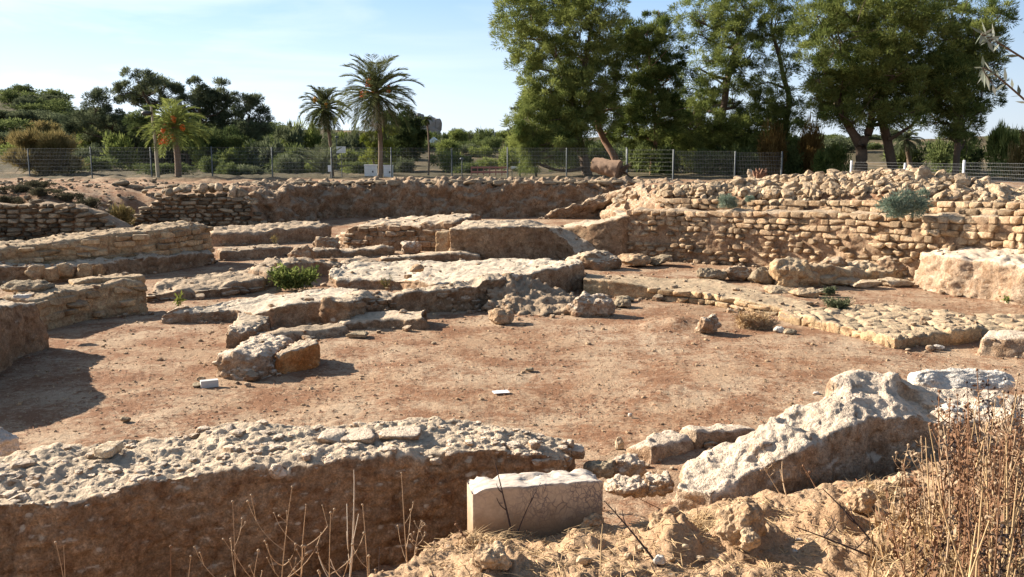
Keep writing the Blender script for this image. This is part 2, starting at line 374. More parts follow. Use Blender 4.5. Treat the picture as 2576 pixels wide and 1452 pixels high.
def ground_mat():
    m, n = newmat('dry_earth')
    g = N(n, "ShaderNodeNewGeometry"); pos = g.outputs['Position']
    sep = N(n, "ShaderNodeSeparateXYZ"); n.links.new(pos, sep.inputs[0])
    big = noise(n, pos, .35, 4)
    col = mix(n, ramp(n, big, [(.38, 0.), (.62, 1.)]), (.34, .225, .14), (.42, .31, .21))
    # reddish fallen needles lying in drifts
    lit = math_(n, 'ADD', math_(n, 'MULTIPLY', noise(n, pos, 1.1, 5, .6), .7), math_(n, 'MULTIPLY', noise(n, pos, 9, 5, .7, .8), .55))
    col = mix(n, ramp(n, lit, [(.55, 0.), (.71, .85)]), col, (.20, .092, .047))
    col = mix(n, ramp(n, noise(n, pos, 22, 5, .7), [(.55, 0.), (.75, .6)]), col, (.20, .115, .07))
    bk = N(n, "ShaderNodeMapRange"); bk.inputs[1].default_value = .25; bk.inputs[2].default_value = .6; n.links.new(sep.outputs[2], bk.inputs[0])
    by = N(n, "ShaderNodeMapRange"); by.inputs[1].default_value = 9.5; by.inputs[2].default_value = 8.5; n.links.new(sep.outputs[1], by.inputs[0])
    col = mix(n, math_(n, 'MULTIPLY', math_(n, 'MULTIPLY', bk.outputs[0], by.outputs[0]), .75), col, mix(n, noise(n, pos, 3.5, 5), (.36, .22, .12), (.47, .325, .20)))
    # pale chips
    vo = N(n, "ShaderNodeTexVoronoi"); vo.inputs['Scale'].default_value = 14; n.links.new(pos, vo.inputs['Vector'])
    chips = math_(n, 'MULTIPLY', ramp(n, vo.outputs['Distance'], [(.10, 1.), (.2, 0.)]), ramp(n, vo.outputs['Color'], [(.6, 0.), (.65, 1.)]))
    col = mix(n, math_(n, 'MULTIPLY', chips, .6), col, (.55, .46, .36))
    col = mix(n, 1.0, col, ramp(n, noise(n, pos, 55, 6, .75), [(.28, .5), (.72, 1.45)]), 'MULTIPLY')
    # greyer, scrubby soil on the slopes far beyond the fence
    far = N(n, "ShaderNodeMapRange"); far.inputs[1].default_value = 51; far.inputs[2].default_value = 58; n.links.new(sep.outputs[1], far.inputs[0])
    hillc = mix(n, ramp(n, noise(n, pos, .12, 6, .6), [(.54, 0.), (.7, 1.)]), (.085, .07, .04), (.25, .18, .11))
    col = mix(n, far.outputs[0], col, hillc)
    b = N(n, "ShaderNodeBsdfPrincipled"); b.inputs['Roughness'].default_value = .97; b.inputs['Specular IOR Level'].default_value = .1
    n.links.new(col, b.inputs['Base Color'])
    bp = N(n, "ShaderNodeBump"); bp.inputs['Strength'].default_value = .7; bp.inputs['Distance'].default_value = .03
    hh = math_(n, 'ADD', noise(n, pos, 38, 7, .7), math_(n, 'MULTIPLY', noise(n, pos, 9, 4, .6), 1.6))
    n.links.new(hh, bp.inputs['Height']); n.links.new(bp.outputs[0], b.inputs['Normal'])
    o = N(n, "ShaderNodeOutputMaterial"); n.links.new(b.outputs[0], o.inputs[0]); return m
M['ground'] = ground_mat()
def marble_mat():
    m, n = newmat('veined_marble')
    g = N(n, "ShaderNodeNewGeometry"); pos = g.outputs['Position']
    nn = N(n, "ShaderNodeTexNoise"); nn.inputs['Scale'].default_value = 9; nn.inputs['Detail'].default_value = 5; n.links.new(pos, nn.inputs['Vector'])
    ad = N(n, "ShaderNodeVectorMath", operation='MULTIPLY_ADD'); ad.inputs[1].default_value = (.09, .09, .09)
    n.links.new(nn.outputs['Color'], ad.inputs[0]); n.links.new(pos, ad.inputs[2])
    mp = N(n, "ShaderNodeMapping"); mp.inputs['Scale'].default_value = (1.0, 1.0, .8); mp.inputs['Rotation'].default_value = (0, .5, 0); n.links.new(ad.outputs[0], mp.inputs[0])
    vo = N(n, "ShaderNodeTexVoronoi", feature='DISTANCE_TO_EDGE'); vo.inputs['Scale'].default_value = 15; n.links.new(mp.outputs[0], vo.inputs['Vector'])
    v2 = N(n, "ShaderNodeTexVoronoi", feature='DISTANCE_TO_EDGE'); v2.inputs['Scale'].default_value = 30; n.links.new(mp.outputs[0], v2.inputs['Vector'])
    sxx = N(n, "ShaderNodeSeparateXYZ"); n.links.new(pos, sxx.inputs[0])
    rt = N(n, "ShaderNodeMapRange"); rt.inputs[1].default_value = -.1; rt.inputs[2].default_value = .22; n.links.new(sxx.outputs[0], rt.inputs[0])
    a = math_(n, 'MULTIPLY', ramp(n, vo.outputs[0], [(.0, 1.), (.09, 0.)]), ramp(n, noise(n, pos, 6, 3), [(.38, .25), (.55, 1.)]))
    b_ = math_(n, 'MULTIPLY', ramp(n, v2.outputs[0], [(.0, .9), (.10, 0.)]), ramp(n, noise(n, pos, 4, 2), [(.46, 0.), (.58, 1.)]))
    v = math_(n, 'MULTIPLY', math_(n, 'MAXIMUM', a, b_), math_(n, 'MULTIPLY_ADD', rt.outputs[0], .7, .35))
    base = mix(n, noise(n, pos, 5, 5), (.45, .315, .20), (.53, .40, .285))
    col = mix(n, v, base, (.11, .085, .09))
    col = mix(n, 1.0, col, ramp(n, noise(n, pos, 45, 5, .6), [(.25, .85), (.75, 1.12)]), 'MULTIPLY')
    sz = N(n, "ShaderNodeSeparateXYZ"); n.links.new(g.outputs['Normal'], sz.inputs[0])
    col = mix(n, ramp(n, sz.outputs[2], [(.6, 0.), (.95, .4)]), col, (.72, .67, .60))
    dz = N(n, "ShaderNodeMapRange"); dz.inputs[1].default_value = 1.06; dz.inputs[2].default_value = .78; n.links.new(sxx.outputs[2], dz.inputs[0])
    dd = ramp(n, math_(n, 'ADD', math_(n, 'MULTIPLY', dz.outputs[0], .8), math_(n, 'MULTIPLY', noise(n, pos, 12, 6, .65), .75)), [(.55, 0.), (1.0, .85)])
    col = mix(n, dd, col, (.30, .19, .105))
    col = mix(n, ramp(n, noise(n, pos, 8, 6, .7, 1.0), [(.6, 0.), (.75, .35)]), col, (.36, .25, .16))
    b = N(n, "ShaderNodeBsdfPrincipled"); b.inputs['Roughness'].default_value = .6
    n.links.new(col, b.inputs['Base Color'])
    bp = N(n, "ShaderNodeBump"); bp.inputs['Strength'].default_value = .25; bp.inputs['Distance'].default_value = .01
    n.links.new(noise(n, pos, 40, 5), bp.inputs['Height']); n.links.new(bp.outputs[0], b.inputs['Normal'])
    o = N(n, "ShaderNodeOutputMaterial"); n.links.new(b.outputs[0], o.inputs[0]); return m
M['marble'] = marble_mat()

# ------------------------------------------------------------------ terrain
BANK = [(-6, -5), (-3.0, 1.5), (-1.7, 3.2), (-.80, 4.7), (-.45, 5.55), (-.1, 5.75), (.6, 5.95), (1.1, 6.35), (2.0, 6.7), (3.0, 7.3), (4.2, 8.1), (9, 8.6), (30, 5), (30, -30), (-6, -30)]
CW = np.array([(3.7, 28.75), (5.1, 28.05), (6.75, 26.95), (8.4, 25.6), (9.9, 24.0), (11.0, 22.7), (12.0, 21.4), (14.2, 18.2)])   # foot of the curved wall
PLAT = [(-300, 30), (-40, 33), (-24, 34.6), (-19.5, 35.8), (-15.0, 36.6), (-16.2, 41.0), (-11, 42.3), (-11.3, 48.2), (0, 49.8), (5.6, 50.0), (5.4, 42), (4.6, 34), (4.1, 29.7)] + [(a + .4, b + .4) for a, b in CW[1:]] + [(17, 10), (60, 0), (300, -50), (3000, -50), (3000, 3000), (-3000, 3000), (-3000, 30)]
HEAP = [tuple(PY(a, b + 10, c)) for a, b, c in ((1620, 474, 31.5), (1720, 468, 31), (1800, 462, 30.7), (1900, 452, 30.4), (2000, 443, 30), (2100, 434, 29.5), (2200, 428, 28.2), (2300, 434, 27.2), (2400, 450, 26.1), (2500, 474, 25.1), (2600, 485, 24.2), (2800, 500, 22))]
RIDGE_A = np.array([(-200, 262), (0, 258), (60, 256), (130, 268), (200, 296), (300, 322), (500, 338), (680, 338), (900, 334), (1040, 342), (1150, 350), (1300, 352), (1600, 358), (2100, 358), (2576, 350), (2800, 350)], float)
CLODS = [(.42, 5.25, .13, .12, .12), (.98, 5.2, .2, .17, .17), (1.42, 5.25, .2, .18, .19), (-.1, 4.75, .2, .16, .12), (2.05, 5.6, .17, .16, .16), (2.3, 5.9, .2, .14, .10), (.7, 4.7, .25, .12, .07), (1.9, 4.9, .3, .14, .07), (1.2, 4.6, .2, .1, .05), (1.6, 5.9, .25, .12, .08)]
def ground_h(x, y, fine=True):
    x = np.asarray(x, float); y = np.asarray(y, float)
    p = np.stack([x, y, np.zeros_like(x)], 1)
    h = .05 * fbm(p * .35, 3, 3) + .012 * fbm(p * 2.2, 3, 5)
    m = P(1700, 812, .1)
    h = h + .20 * np.exp(-(((x - m[0]) / .75) ** 2 + ((y - m[1]) / .55) ** 2)) * (1 + .5 * perlin(p * 2.5, 8))
    # near bank
    sd = sdist(x, y, BANK) + .16 * perlin(p * 1.6, 21) + .05 * perlin(p * 6, 22)
    wd = np.where(x > .7, 1.1, .3 + .8 * np.clip((x + .1) / .8, 0, 1))
    zb = np.clip(1.7 - .142 * y + .03 * np.clip(x - 1.2, 0, 4), .25, 1.8) + .07 * fbm(p * 1.5, 4, 31) - .09 * np.exp(-(((x + .15) / .5) ** 2 + ((y - 5.55) / .45) ** 2))
    for cx_, cy_, rx_, ry_, hh_ in CLODS: zb = zb + .8 * hh_ * np.exp(-(((x - cx_) / rx_) ** 2 + ((y - cy_) / ry_) ** 2) ** 1.6) * (1 + .7 * perlin(p * 7, 33) + .4 * perlin(p * 16, 34))
    wb = sstep(0, 1, (sd + wd * .75) / wd)
    h = h * (1 - wb) + zb * wb
    if fine:
        nearf = np.clip(1.2 - np.hypot(x, y) / 30, .15, 1)
        h = h + nearf * (.012 * fbm(p * 7, 3, 41) + wb * (.042 * np.maximum(fbm(p * 4.5, 4, 43), -.12) + .02 * fbm(p * 14, 3, 47)))
    # plateau round the dig
    sp_ = sdist(x, y, PLAT)
    pw = np.where(x < -14, 3.5, .9)
    wp = sstep(0, 1, sp_ / pw)
    zp = 1.75 + .12 * fbm(p * .3, 4, 51) + .05 * fbm(p * 1.4, 4, 53) + np.where(x < -12, .18 * fbm(p * .7, 4, 55), 0)
    zp = np.where((x < -13), zp - .35 * sstep(9, 1, sp_), zp)
    d, v = pline(x, y, HEAP)
    zp = zp + np.maximum(v - 1.75, 0) * np.clip(1 - (d / 3.4) ** 1.35, 0, 1)
    # hills
    r = np.hypot(x, y); px = 1288 + x / np.maximum(y, 1) * 2295
    rz = H + (385 - np.interp(px, RIDGE_A[:, 0], RIDGE_A[:, 1])) / 2300 * 165
    k = sstep(72, 165, r) * (y > 0)
    zp = zp * (1 - k) + (rz + 1.2 * fbm(p * .035, 4, 61)) * k - np.clip(r - 260, 0, 1500) * .012
    return h * (1 - wp) + zp * wp
def gz(x, y):
    return float(ground_h(np.array([x]), np.array([y]))[0])
rr = [.4]
while rr[-1] < 1600:
    r = rr[-1]
    rr.append(r + (.15 if r < 3.2 else max(.0125, r * r / (914 * (1.6 if r < 6 else 3.2)) * 1.35) if r < 48 else r * .016))
rr = np.array(rr)
aa = np.concatenate([np.arange(-180, -40, 4), np.arange(-40, -33, .5), np.arange(-33, 33, .1), np.arange(33, 40, .5), np.arange(40, 180, 4)]) * np.pi / 180
gr, ga = np.meshgrid(rr, aa, indexing='ij')
gx, gy = (gr * np.sin(ga)).ravel(), (gr * np.cos(ga)).ravel()
V = np.stack([gx, gy, ground_h(gx, gy)], 1)
nA = len(aa); i = np.arange(len(rr) - 1)[:, None] * nA; j = np.arange(nA)[None]; j2 = (j + 1) % nA
Q = np.stack([i + j, i + nA + j, i + nA + j2, i + j2], -1).reshape(-1, 4)[:, ::-1]
c0 = np.array([[0, 0, gz(0, 0)]])
T3 = np.stack([np.full(nA, len(V)), np.arange(nA), (np.arange(nA) + 1) % nA], 1)[:, ::-1]
tag(mk('ground', np.concatenate([V, c0]), Q, T3, M['ground'], True, origin=(0, 0, 0)), kind='structure', label='dry reddish earth floor of the dig, its banks and the scrubby hills', cat='ground')

# ------------------------------------------------------------------ ruin generator
def resamp(A, n):
    A = np.asarray(A, float); d = np.concatenate([[0], np.cumsum(np.linalg.norm(np.diff(A[:, :2], axis=0), axis=1))])
    return d / max(d[-1], 1e-9), d[-1]
FEET = []; TOPS = {}
def mass(name, Fp, Bp, zb, mat, label, cat='ruin wall', step=.06, rd=.07, batter=.06, a=(.07, .04, .02), sf=6.0, course=None, cobble=None, group=None, kind=None, seed=0, top_a=None, parent=None, pits=0.0):
    Fp, Bp = np.asarray(Fp, float), np.asarray(Bp, float)
    FEET.append(Fp[:, :2]); uf, lf = resamp(Fp, 0); ub, lb = resamp(Bp, 0)
    length = (lf + lb) / 2; width = np.mean([np.linalg.norm(Fp[0] - Bp[0]), np.linalg.norm(Fp[-1] - Bp[-1]), np.linalg.norm(Fp[len(Fp) // 2] - Bp[len(Bp) // 2])])
    n = int(np.clip(length / step, 8, 420)); m = int(np.clip(width / step, 6, 140))
    u = np.linspace(0, 1, n + 1); v = np.linspace(0, 1, m + 1)
    FF = np.stack([np.interp(u, uf, Fp[:, k]) for k in range(3)], 1); BB = np.stack([np.interp(u, ub, Bp[:, k]) for k in range(3)], 1)
    T = FF[:, None] * (1 - v)[None, :, None] + BB[:, None] * v[None, :, None]
    n1, m1 = n + 1, m + 1
    idx = np.arange(n1 * m1).reshape(n1, m1)
    wl = np.linalg.norm(BB - FF, axis=1)[:, None]
    dd = np.minimum(np.minimum(v[None] * wl, (1 - v)[None] * wl), np.minimum(u[:, None] * length, (1 - u)[:, None] * length))
    T = T.reshape(-1, 3)
    if top_a: T[:, 2] += top_a * fbm(T * np.array([1, 1, 0]) * 2.2 + seed, 4, seed + 5)
    rr_ = rd * np.clip(1 + 1.3 * perlin(T * 1.7 + seed, seed), .25, 2.6)
    q = np.clip(1 - dd.ravel() / rr_, 0, 1)
    T[:, 2] -= rr_ * (1 - np.sqrt(np.maximum(1 - q * q, 0)))
    quads = np.stack([idx[:-1, :-1], idx[1:, :-1], idx[1:, 1:], idx[:-1, 1:]], -1).reshape(-1, 4)
    loop = np.concatenate([idx[:, 0], idx[-1, 1:], idx[-2::-1, -1], idx[0, -2:0:-1]])
    Lp = T[loop]; nl = len(loop)
    tan = np.roll(Lp, -1, 0) - np.roll(Lp, 1, 0); tan[:, 2] = 0
    for _ in range(2): tan = (tan + np.roll(tan, 1, 0) + np.roll(tan, -1, 0)) / 3
    tan /= np.linalg.norm(tan, axis=1, keepdims=True) + 1e-9
    out = np.stack([tan[:, 1], -tan[:, 0], np.zeros(nl)], 1)
    hgt = float(np.max(Lp[:, 2]) - zb); K = int(np.clip(hgt / step, 5, 90))
    al = np.concatenate([[0], np.cumsum(np.linalg.norm(np.diff(Lp, axis=0), axis=1))])
    rows, prev = [T], loop
    base = n1 * m1; ALL = [(np.full(len(T), -1.0))]; 
    for k in range(1, K + 1):
        t = k / K; z = Lp[:, 2] + (zb - Lp[:, 2]) * t
        Wv = Lp + out * (batter * (Lp[:, 2] - z))[:, None]; Wv[:, 2] = z
        rows.append(Wv); cur = base + np.arange(nl); base += nl
        quads = np.concatenate([quads, np.stack([np.roll(prev, -1), prev, cur, np.roll(cur, -1)], -1)])
        prev = cur; ALL.append(al)
    V = np.concatenate(rows); arc = np.concatenate(ALL)
    nr = vnormals(V, quads)
    p = V + seed * 5.3
    d = a[0] * fbm(p * 1.5, 4, seed) + a[2] * fbm(p * 13, 3, seed + 3)
    tint = .3 * perlin(p * 3, seed + 7)
    f1, f2, iw = worley(p * np.array([1, 1, 1.5]) * sf, seed)
    e1, e2, ew = worley(p * np.array([1, 1, 1.4]) * sf * 2.3 + 3.1, seed + 1)
    stone = .4 + (iw - .45) * sstep(0, .3, f2 - f1) * 1.1 + .5 * (ew - .5) * sstep(0, .35, e2 - e1) - .35 * (1 - sstep(0, .16, f2 - f1))
    tint = tint + .5 * (iw - .5) + .3 * (ew - .5)
    side = arc >= 0; a = (a[0], a[1] * (1 - .74 * sstep(.45, .85, nr[:, 2])), a[2])
    if pits:
        g1, g2, gi = worley(p * 4.2 + 9, seed + 11); d = d - pits * (gi > .62) * np.clip(1 - g1 / .55, 0, 1) ** .7
        b1 = np.abs(perlin(p * 2.1 + 4, seed + 12)); d = d + .11 * (.25 - b1)
    if cobble:                  # paving of separate stones on the top
        g1, g2, gi = worley(np.stack([p[:, 0] / cobble, p[:, 1] / cobble, np.full(len(p), .5)], 1), seed + 2, .8)
        cv = sstep(.02, .22, g2 - g1)
        up = nr[:, 2] > .5
        d = d + np.where(up, .05 * (cv - 1) + .05 * (gi - .5), 0); tint = np.where(up, (gi - .5) * .8 - .25 * (1 - cv), tint)
        d = d + np.where(up, .3, 1) * a[1] * (stone - .4)
    else:
        d = d + a[1] * (stone - .4)
    if course:                  # courses of cut blocks on the faces
        bh, bw, jd, keep = course
        zr = (V[:, 2] + .02 * perlin(p * 1.2, seed + 4)) / bh; row = np.floor(zr)
        ww = bw * (.8 + .5 * (_h(row.astype(np.int64), row.astype(np.int64) * 0, row.astype(np.int64) * 0, seed) & np.uint32(255)) / 255.0)
        xr = arc / ww + row * .43 + .12 * perlin(np.stack([arc * 2.5, row * 7.7, row * 0], 1), seed + 5); c = np.floor(xr)
        hsh = (_h(row.astype(np.int64), c.astype(np.int64), c.astype(np.int64) * 0, seed + 3) & np.uint32(255)) / 255.0
        e = np.minimum(np.minimum(zr - row, row + 1 - zr) * bh, np.minimum(xr - c, c + 1 - xr) * ww)
        gro = 1 - sstep(.0, .028 + step * .35, e)
        msk = np.where(side, sstep(-.25, .15, perlin(p * 1.1, seed + 6) + keep), 0)
        d = d + msk * (-jd * gro + jd * .9 * (hsh - .5)); tint = tint + msk * ((hsh - .5) * .9 - .35 * gro)
    V = V + nr * d[:, None]
    o = mk(name, V, quads, None, mat, True, tint, parent)
    if kind: tag(o, label, cat, group, kind)
    else: tag(o, label, cat, group)
    TOPS[name + str(seed)] = V[:n1 * m1]
    return o
def back(Fp, wv, dz=0.0):     # a rear edge a given width behind the front edge
    Fp = np.asarray(Fp, float); t = np.gradient(Fp[:, :2], axis=0); t /= np.linalg.norm(t, axis=1, keepdims=True) + 1e-9
    B = Fp.copy(); wv = np.broadcast_to(np.asarray(wv, float), (len(Fp),))
    B[:, 0] -= t[:, 1] * wv; B[:, 1] += t[:, 0] * wv; B[:, 2] += dz
    return B
def front(*s): return np.array([ft(*k) for k in s])
def pts(*s): return np.array([P(*k) for k in s])

# ---- foreground: the long crusted wall, marble, the eroded wall on the right
Fp = pts((-420, 1330, .86), (-150, 1290, .87), (0, 1268, .88), (141, 1266, .88), (254, 1244, .89), (358, 1212, .9), (518, 1192, .9), (730, 1176, .9), (895, 1158, .9), (1013, 1147, .9), (1213, 1132, .9), (1340, 1140, .88), (1425, 1152, .8))
Bp = pts((-420, 1165, .9), (-150, 1158, .92), (0, 1148, .95), (137, 1117, .97), (245, 1110, .97), (452, 1082, .98), (612, 1058, 1.0), (707, 1066, .98), (871, 1060, .97), (1060, 1051, .97), (1200, 1058, .95), (1330, 1080, .9), (1440, 1112, .82))
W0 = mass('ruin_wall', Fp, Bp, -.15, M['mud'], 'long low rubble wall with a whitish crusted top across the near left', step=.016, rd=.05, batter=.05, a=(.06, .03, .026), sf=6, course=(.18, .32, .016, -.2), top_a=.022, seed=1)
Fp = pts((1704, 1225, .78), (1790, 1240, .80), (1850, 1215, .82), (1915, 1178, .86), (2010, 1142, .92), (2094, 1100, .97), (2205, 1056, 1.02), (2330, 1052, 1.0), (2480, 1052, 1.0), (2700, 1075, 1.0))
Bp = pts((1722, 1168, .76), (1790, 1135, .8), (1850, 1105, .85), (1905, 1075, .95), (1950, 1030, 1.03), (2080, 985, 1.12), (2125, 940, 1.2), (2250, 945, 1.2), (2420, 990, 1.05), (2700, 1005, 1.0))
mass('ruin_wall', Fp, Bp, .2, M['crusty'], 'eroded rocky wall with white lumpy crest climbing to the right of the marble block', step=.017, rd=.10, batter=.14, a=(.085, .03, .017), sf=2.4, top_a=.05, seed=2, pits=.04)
def stone(name, c, size, mat, label, cat='stone', n=14, rz=0.0, tilt=0.0, power=2.6, rough=.16, cuts=7, seed=0, group=None, freq=1.8, sink=.15, chip=1.0):
    """c: point where the stone rests (its foot)"""
    V, Q = blob(n, size, power, 0.0, freq, cuts, seed, 0.0)
    gm = float(np.prod(size) ** (1 / 3)); nv = vnormals(V, Q); pn = V / gm * freq
    f1, f2, iw = worley(pn * 1.7 + seed, seed)
    V = V + nv * (gm * (rough * 1.2 * fbm(pn * .7 + seed * 3.7, 4, seed) + chip * rough * .5 * (iw - .5) * sstep(0, .25, f2 - f1) + .04 * fbm(pn * 4 + seed, 3, seed + 9)))[:, None]
    ct, st_ = math.cos(tilt), math.sin(tilt); V = np.stack([V[:, 0] * ct - V[:, 2] * st_, V[:, 1], V[:, 0] * st_ + V[:, 2] * ct], 1)
    ca, sa = math.cos(rz), math.sin(rz); V = np.stack([V[:, 0] * ca - V[:, 1] * sa, V[:, 0] * sa + V[:, 1] * ca, V[:, 2]], 1)
    V[:, 2] -= V[:, 2].min() + sink * size[2]
    o = mk(name, V + np.asarray(c), Q, None, mat, True, .5 * fbm(V * 3, 2, seed), origin=np.asarray(c))
    return tag(o, label, cat, group)
def stone_px(name, x0, x1, yt, yb, mat, label, z=None, depth=.8, **k):
    """a stone filling pixel columns x0..x1, foot at row yb, crest at row yt"""
    if z is None:
        z = 0.0
        for _ in range(3):
            q = P((x0 + x1) / 2, yb, z); z = float(np.clip(gz(q[0], q[1]), -.3, 2.5))
    q = P((x0 + x1) / 2, yb, z); s = q[1] / 2290
    wx = (x1 - x0) * s / 2; dy = wx * depth; q[1] += dy * .8
    hgt = max(.02, PY(0, yt, q[1])[2] - z)
    return stone(name, q, (wx, dy, hgt / (2 - k.get('sink', .15))), mat, label, **k)
# marble block
a_, b_ = P(1189, 1232, 1.12), P(1518, 1208, 1.12)
ex = (b_ - a_) / np.linalg.norm(b_ - a_); ey = np.array([-ex[1], ex[0], 0])
C, Q = cube_sphere(40)
c_ = C.copy(); wm = np.linalg.norm(b_ - a_) / 2
X = np.sign(c_[:, 0]) * np.abs(c_[:, 0]); loc = np.stack([X * wm, c_[:, 1] * .13, c_[:, 2] * .30], 1)
rnd_e = .012
half = np.array([wm, .13, .30]); inn = np.clip(loc, -(half - rnd_e), half - rnd_e); dv = loc - inn; ln = np.linalg.norm(dv, axis=1, keepdims=True)
loc = inn + np.where(ln > 1e-6, dv / np.maximum(ln, 1e-6) * np.minimum(ln, rnd_e), 0)
edge = np.exp(-np.abs(loc[:, 2] - .30) * 30)
chip = np.clip(fbm(np.stack([loc[:, 0] * 9, loc[:, 1] * 9, loc[:, 2] * 4], 1), 4, 77), 0, 1) * np.where(loc[:, 1] > 0, 1, .35)
loc[:, 2] -= edge * chip * .05 + .005 * fbm(loc * 30, 2, 5); loc[:, 2] -= .05 * np.clip(np.exp(-np.abs(np.abs(loc[:, 0]) - wm) * 18) * edge - .25, 0, 1) * (1 + fbm(loc * 12, 3, 8)); loc[:, 1] += np.sign(-loc[:, 1]) * edge * chip * .03
cen = (a_ + b_) / 2 + ey * .13 - np.array([0, 0, .30])
tag(mk('marble_block', cen + loc[:, :1] * ex + loc[:, 1:2] * ey + loc[:, 2:] * np.array([0, 0, 1.]), Q, None, M['marble'], True), 'pale marble block with dark veins half buried in the near earth bank', 'marble block')
# kerb blocks behind the gap
Fp = front((1590, 1118, 1150), (1640, 1128, 1168), (1700, 1116, 1150), (1752, 1102, 1132))
mass('kerb_block', Fp, back(Fp, .42), -.15, M['crusty'], 'pale rounded kerb block, nearer of two lying beyond the marble block', 'kerb block', step=.025, rd=.09, a=(.07, .03, .015), seed=3)
Fp = front((1752, 1090, 1128), (1830, 1084, 1116), (1906, 1078, 1106))
mass('kerb_block', Fp, back(Fp, .34), -.15, M['crusty'], 'longer kerb block touching the eroded wall, behind the rounded one', 'kerb block', step=.025, rd=.06, a=(.06, .03, .015), seed=4)
stone_px('rock', 1535, 1628, 1148, 1222, M['crusty'], 'knobbly pale rock in the gap right of the marble block', z=.5, n=26, seed=5, rough=.25)
stone_px('rock', 1522, 1640, 1212, 1262, M['crusty'], 'low whitish rock at the right foot of the marble block', z=.6, n=24, seed=6, rough=.25)
stone_px('rock', 1610, 1712, 1204, 1256, M['crusty'], 'low crusted rock wedged against the tip of the eroded wall', z=.6, n=24, seed=7, rough=.25)
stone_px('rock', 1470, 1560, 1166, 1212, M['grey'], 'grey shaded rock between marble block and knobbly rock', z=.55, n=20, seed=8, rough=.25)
stone_px('rock', 1548, 1572, 1098, 1136, M['pale'], 'small upright stone at the near end of the kerb blocks', z=0.0, n=12, seed=9)
stone_px('rock', 2300, 2565, 938, 1000, M['white'], 'long bright white boulder behind the tall dry stalks at right', z=.78, depth=.35, n=34, seed=10, rough=.1, power=3.4, chip=.12, cuts=4)
stone_px('rock', 2360, 2425, 1018, 1048, M['white'], 'small white stone on the eroded wall under the white boulder', z=.95, n=14, seed=11)
stone_px('rock', 2440, 2520, 1020, 1042, M['white'], 'flat white stone on the eroded wall beside the dry stalks', z=.97, n=14, seed=12)
stone_px('rock', -30, 36, 1078, 1150, M['white'], 'white rock poking up behind the long wall at the left edge', z=.5, n=18, seed=13)
# broken stones bedded in the top of the long wall
r = np.random.RandomState(81); mb = MB(); tv = TOPS['ruin_wall1']; sel = r.choice(len(tv), 750)
PB0 = []
for k in range(10):
    V, Q = blob(4, (1, .8, .55), 3.8, .16, 1.6, 7, 930 + k); PB0.append((V, Q))
for k in sel:
    V, Q = PB0[k % 10]; s_ = min(.10, .019 * math.exp(r.normal(0, .72))); th = r.uniform(0, 6); ca, sa = math.cos(th), math.sin(th)
    mb.add(np.stack([V[:, 0] * ca - V[:, 1] * sa, V[:, 0] * sa + V[:, 1] * ca, V[:, 2]], 1) * s_ + tv[k] - np.array([0, 0, s_ * .22]), Q, None, r.uniform(-.3, .6))
o_ = mk('rubble', np.concatenate(mb.V) - np.array(W0.location), np.concatenate(mb.F4), None, M['crusty'], False, np.concatenate(mb.T), None, origin=(0, 0, 0)); o_.parent = W0; o_['kind'] = 'stuff'
# slabs set in the top of the long wall
for k, (x0, x1, yt, yb, lab) in enumerate(((868, 948, 1083, 1112, 'square pale paving slab in the top of the long near wall'), (805, 868, 1085, 1114, 'irregular paving slab left of the square one on the near wall'), (955, 1060, 1080, 1106, 'broad paving slab right of the square one on the near wall'), (243, 296, 1118, 1144, 'cream coloured thin slab lying on the left of the near wall'))):
    ctr = P((x0 + x1) / 2, (yt + yb) / 2, .95 if k < 3 else .985); s = ctr[1] / 2290
    dep = (P(0, yt, .96)[1] - P(0, yb, .96)[1])
    V, Q = blob(14, ((x1 - x0) * s / 2, dep / 2, .035), 6, .06, 1.5, 3, 60 + k)
    o = mk('paving_slab', V + ctr, Q, None, M['pale'] if k == 3 else M['crusty'], True); tag(o, lab, 'slab')

# ---- middle: central ruin
Fp = front((407, 791, 813), (497, 787, 810), (590, 780, 806), (640, 790, 818), (690, 772, 820), (751, 758, 818), (817, 755, 816), (880, 753, 816))
Bp = pts((430, 780, .25), (520, 766, .28), (600, 750, .32), (680, 740, .38), (720, 736, .4), (770, 732, .4), (840, 726, .4), (905, 724, .38))
mass('ruin_platform', Fp, Bp, -.1, M['plat'], 'low flat tongue of ruin with a sunken bay cut in its front', 'ruin platform', step=.045, rd=.035, batter=.03, a=(.06, .045, .025), seed=20, top_a=.03)
Fp = front((570, 832, 872), (610, 826, 868), (650, 820, 856), (672, 812, 842))
Bp = pts((598, 785, .3), (630, 788, .3), (655, 790, .28), (680, 796, .2))
mass('ruin_wall', Fp, Bp, -.1, M['mud'], 'short stub of wall closing the left side of the sunken bay', step=.04, rd=.07, a=(.06, .03, .015), seed=21)
Fp = front((640, 842, 868), (700, 840, 862), (776, 830, 854), (830, 828, 848), (884, 818, 840))
mass('ruin_wall', Fp, back(Fp, .45), -.1, M['mudtop'], 'low rounded earthen sill along the front of the sunken bay', step=.04, rd=.1, batter=.3, a=(.06, .03, .015), seed=22)
Fp = front((880, 760, 824), (900, 752, 815), (918, 748, 806), (1015, 739, 795), (1108, 728, 785), (1201, 718, 776), (1222, 703, 773), (1275, 696, 770))
mass('ruin_wall', Fp, back(Fp, .55, .02), -.1, M['mud'], 'crumbling wall with a pale crest in front of the big platform', step=.04, rd=.05, batter=.1, a=(.09, .06, .03), seed=23, top_a=.05, course=(.15, .26, .03, -.1))
Fp = front((866, 815, 832), (900, 806, 828), (1000, 802, 827), (1060, 797, 830), (1080, 808, 828))
mass('ruin_plinth', Fp, back(Fp, .8), -.1, M['mud'], 'low plinth at the foot of the crumbling wall', 'plinth', step=.04, rd=.07, batter=.2, a=(.06, .03, .015), seed=24)
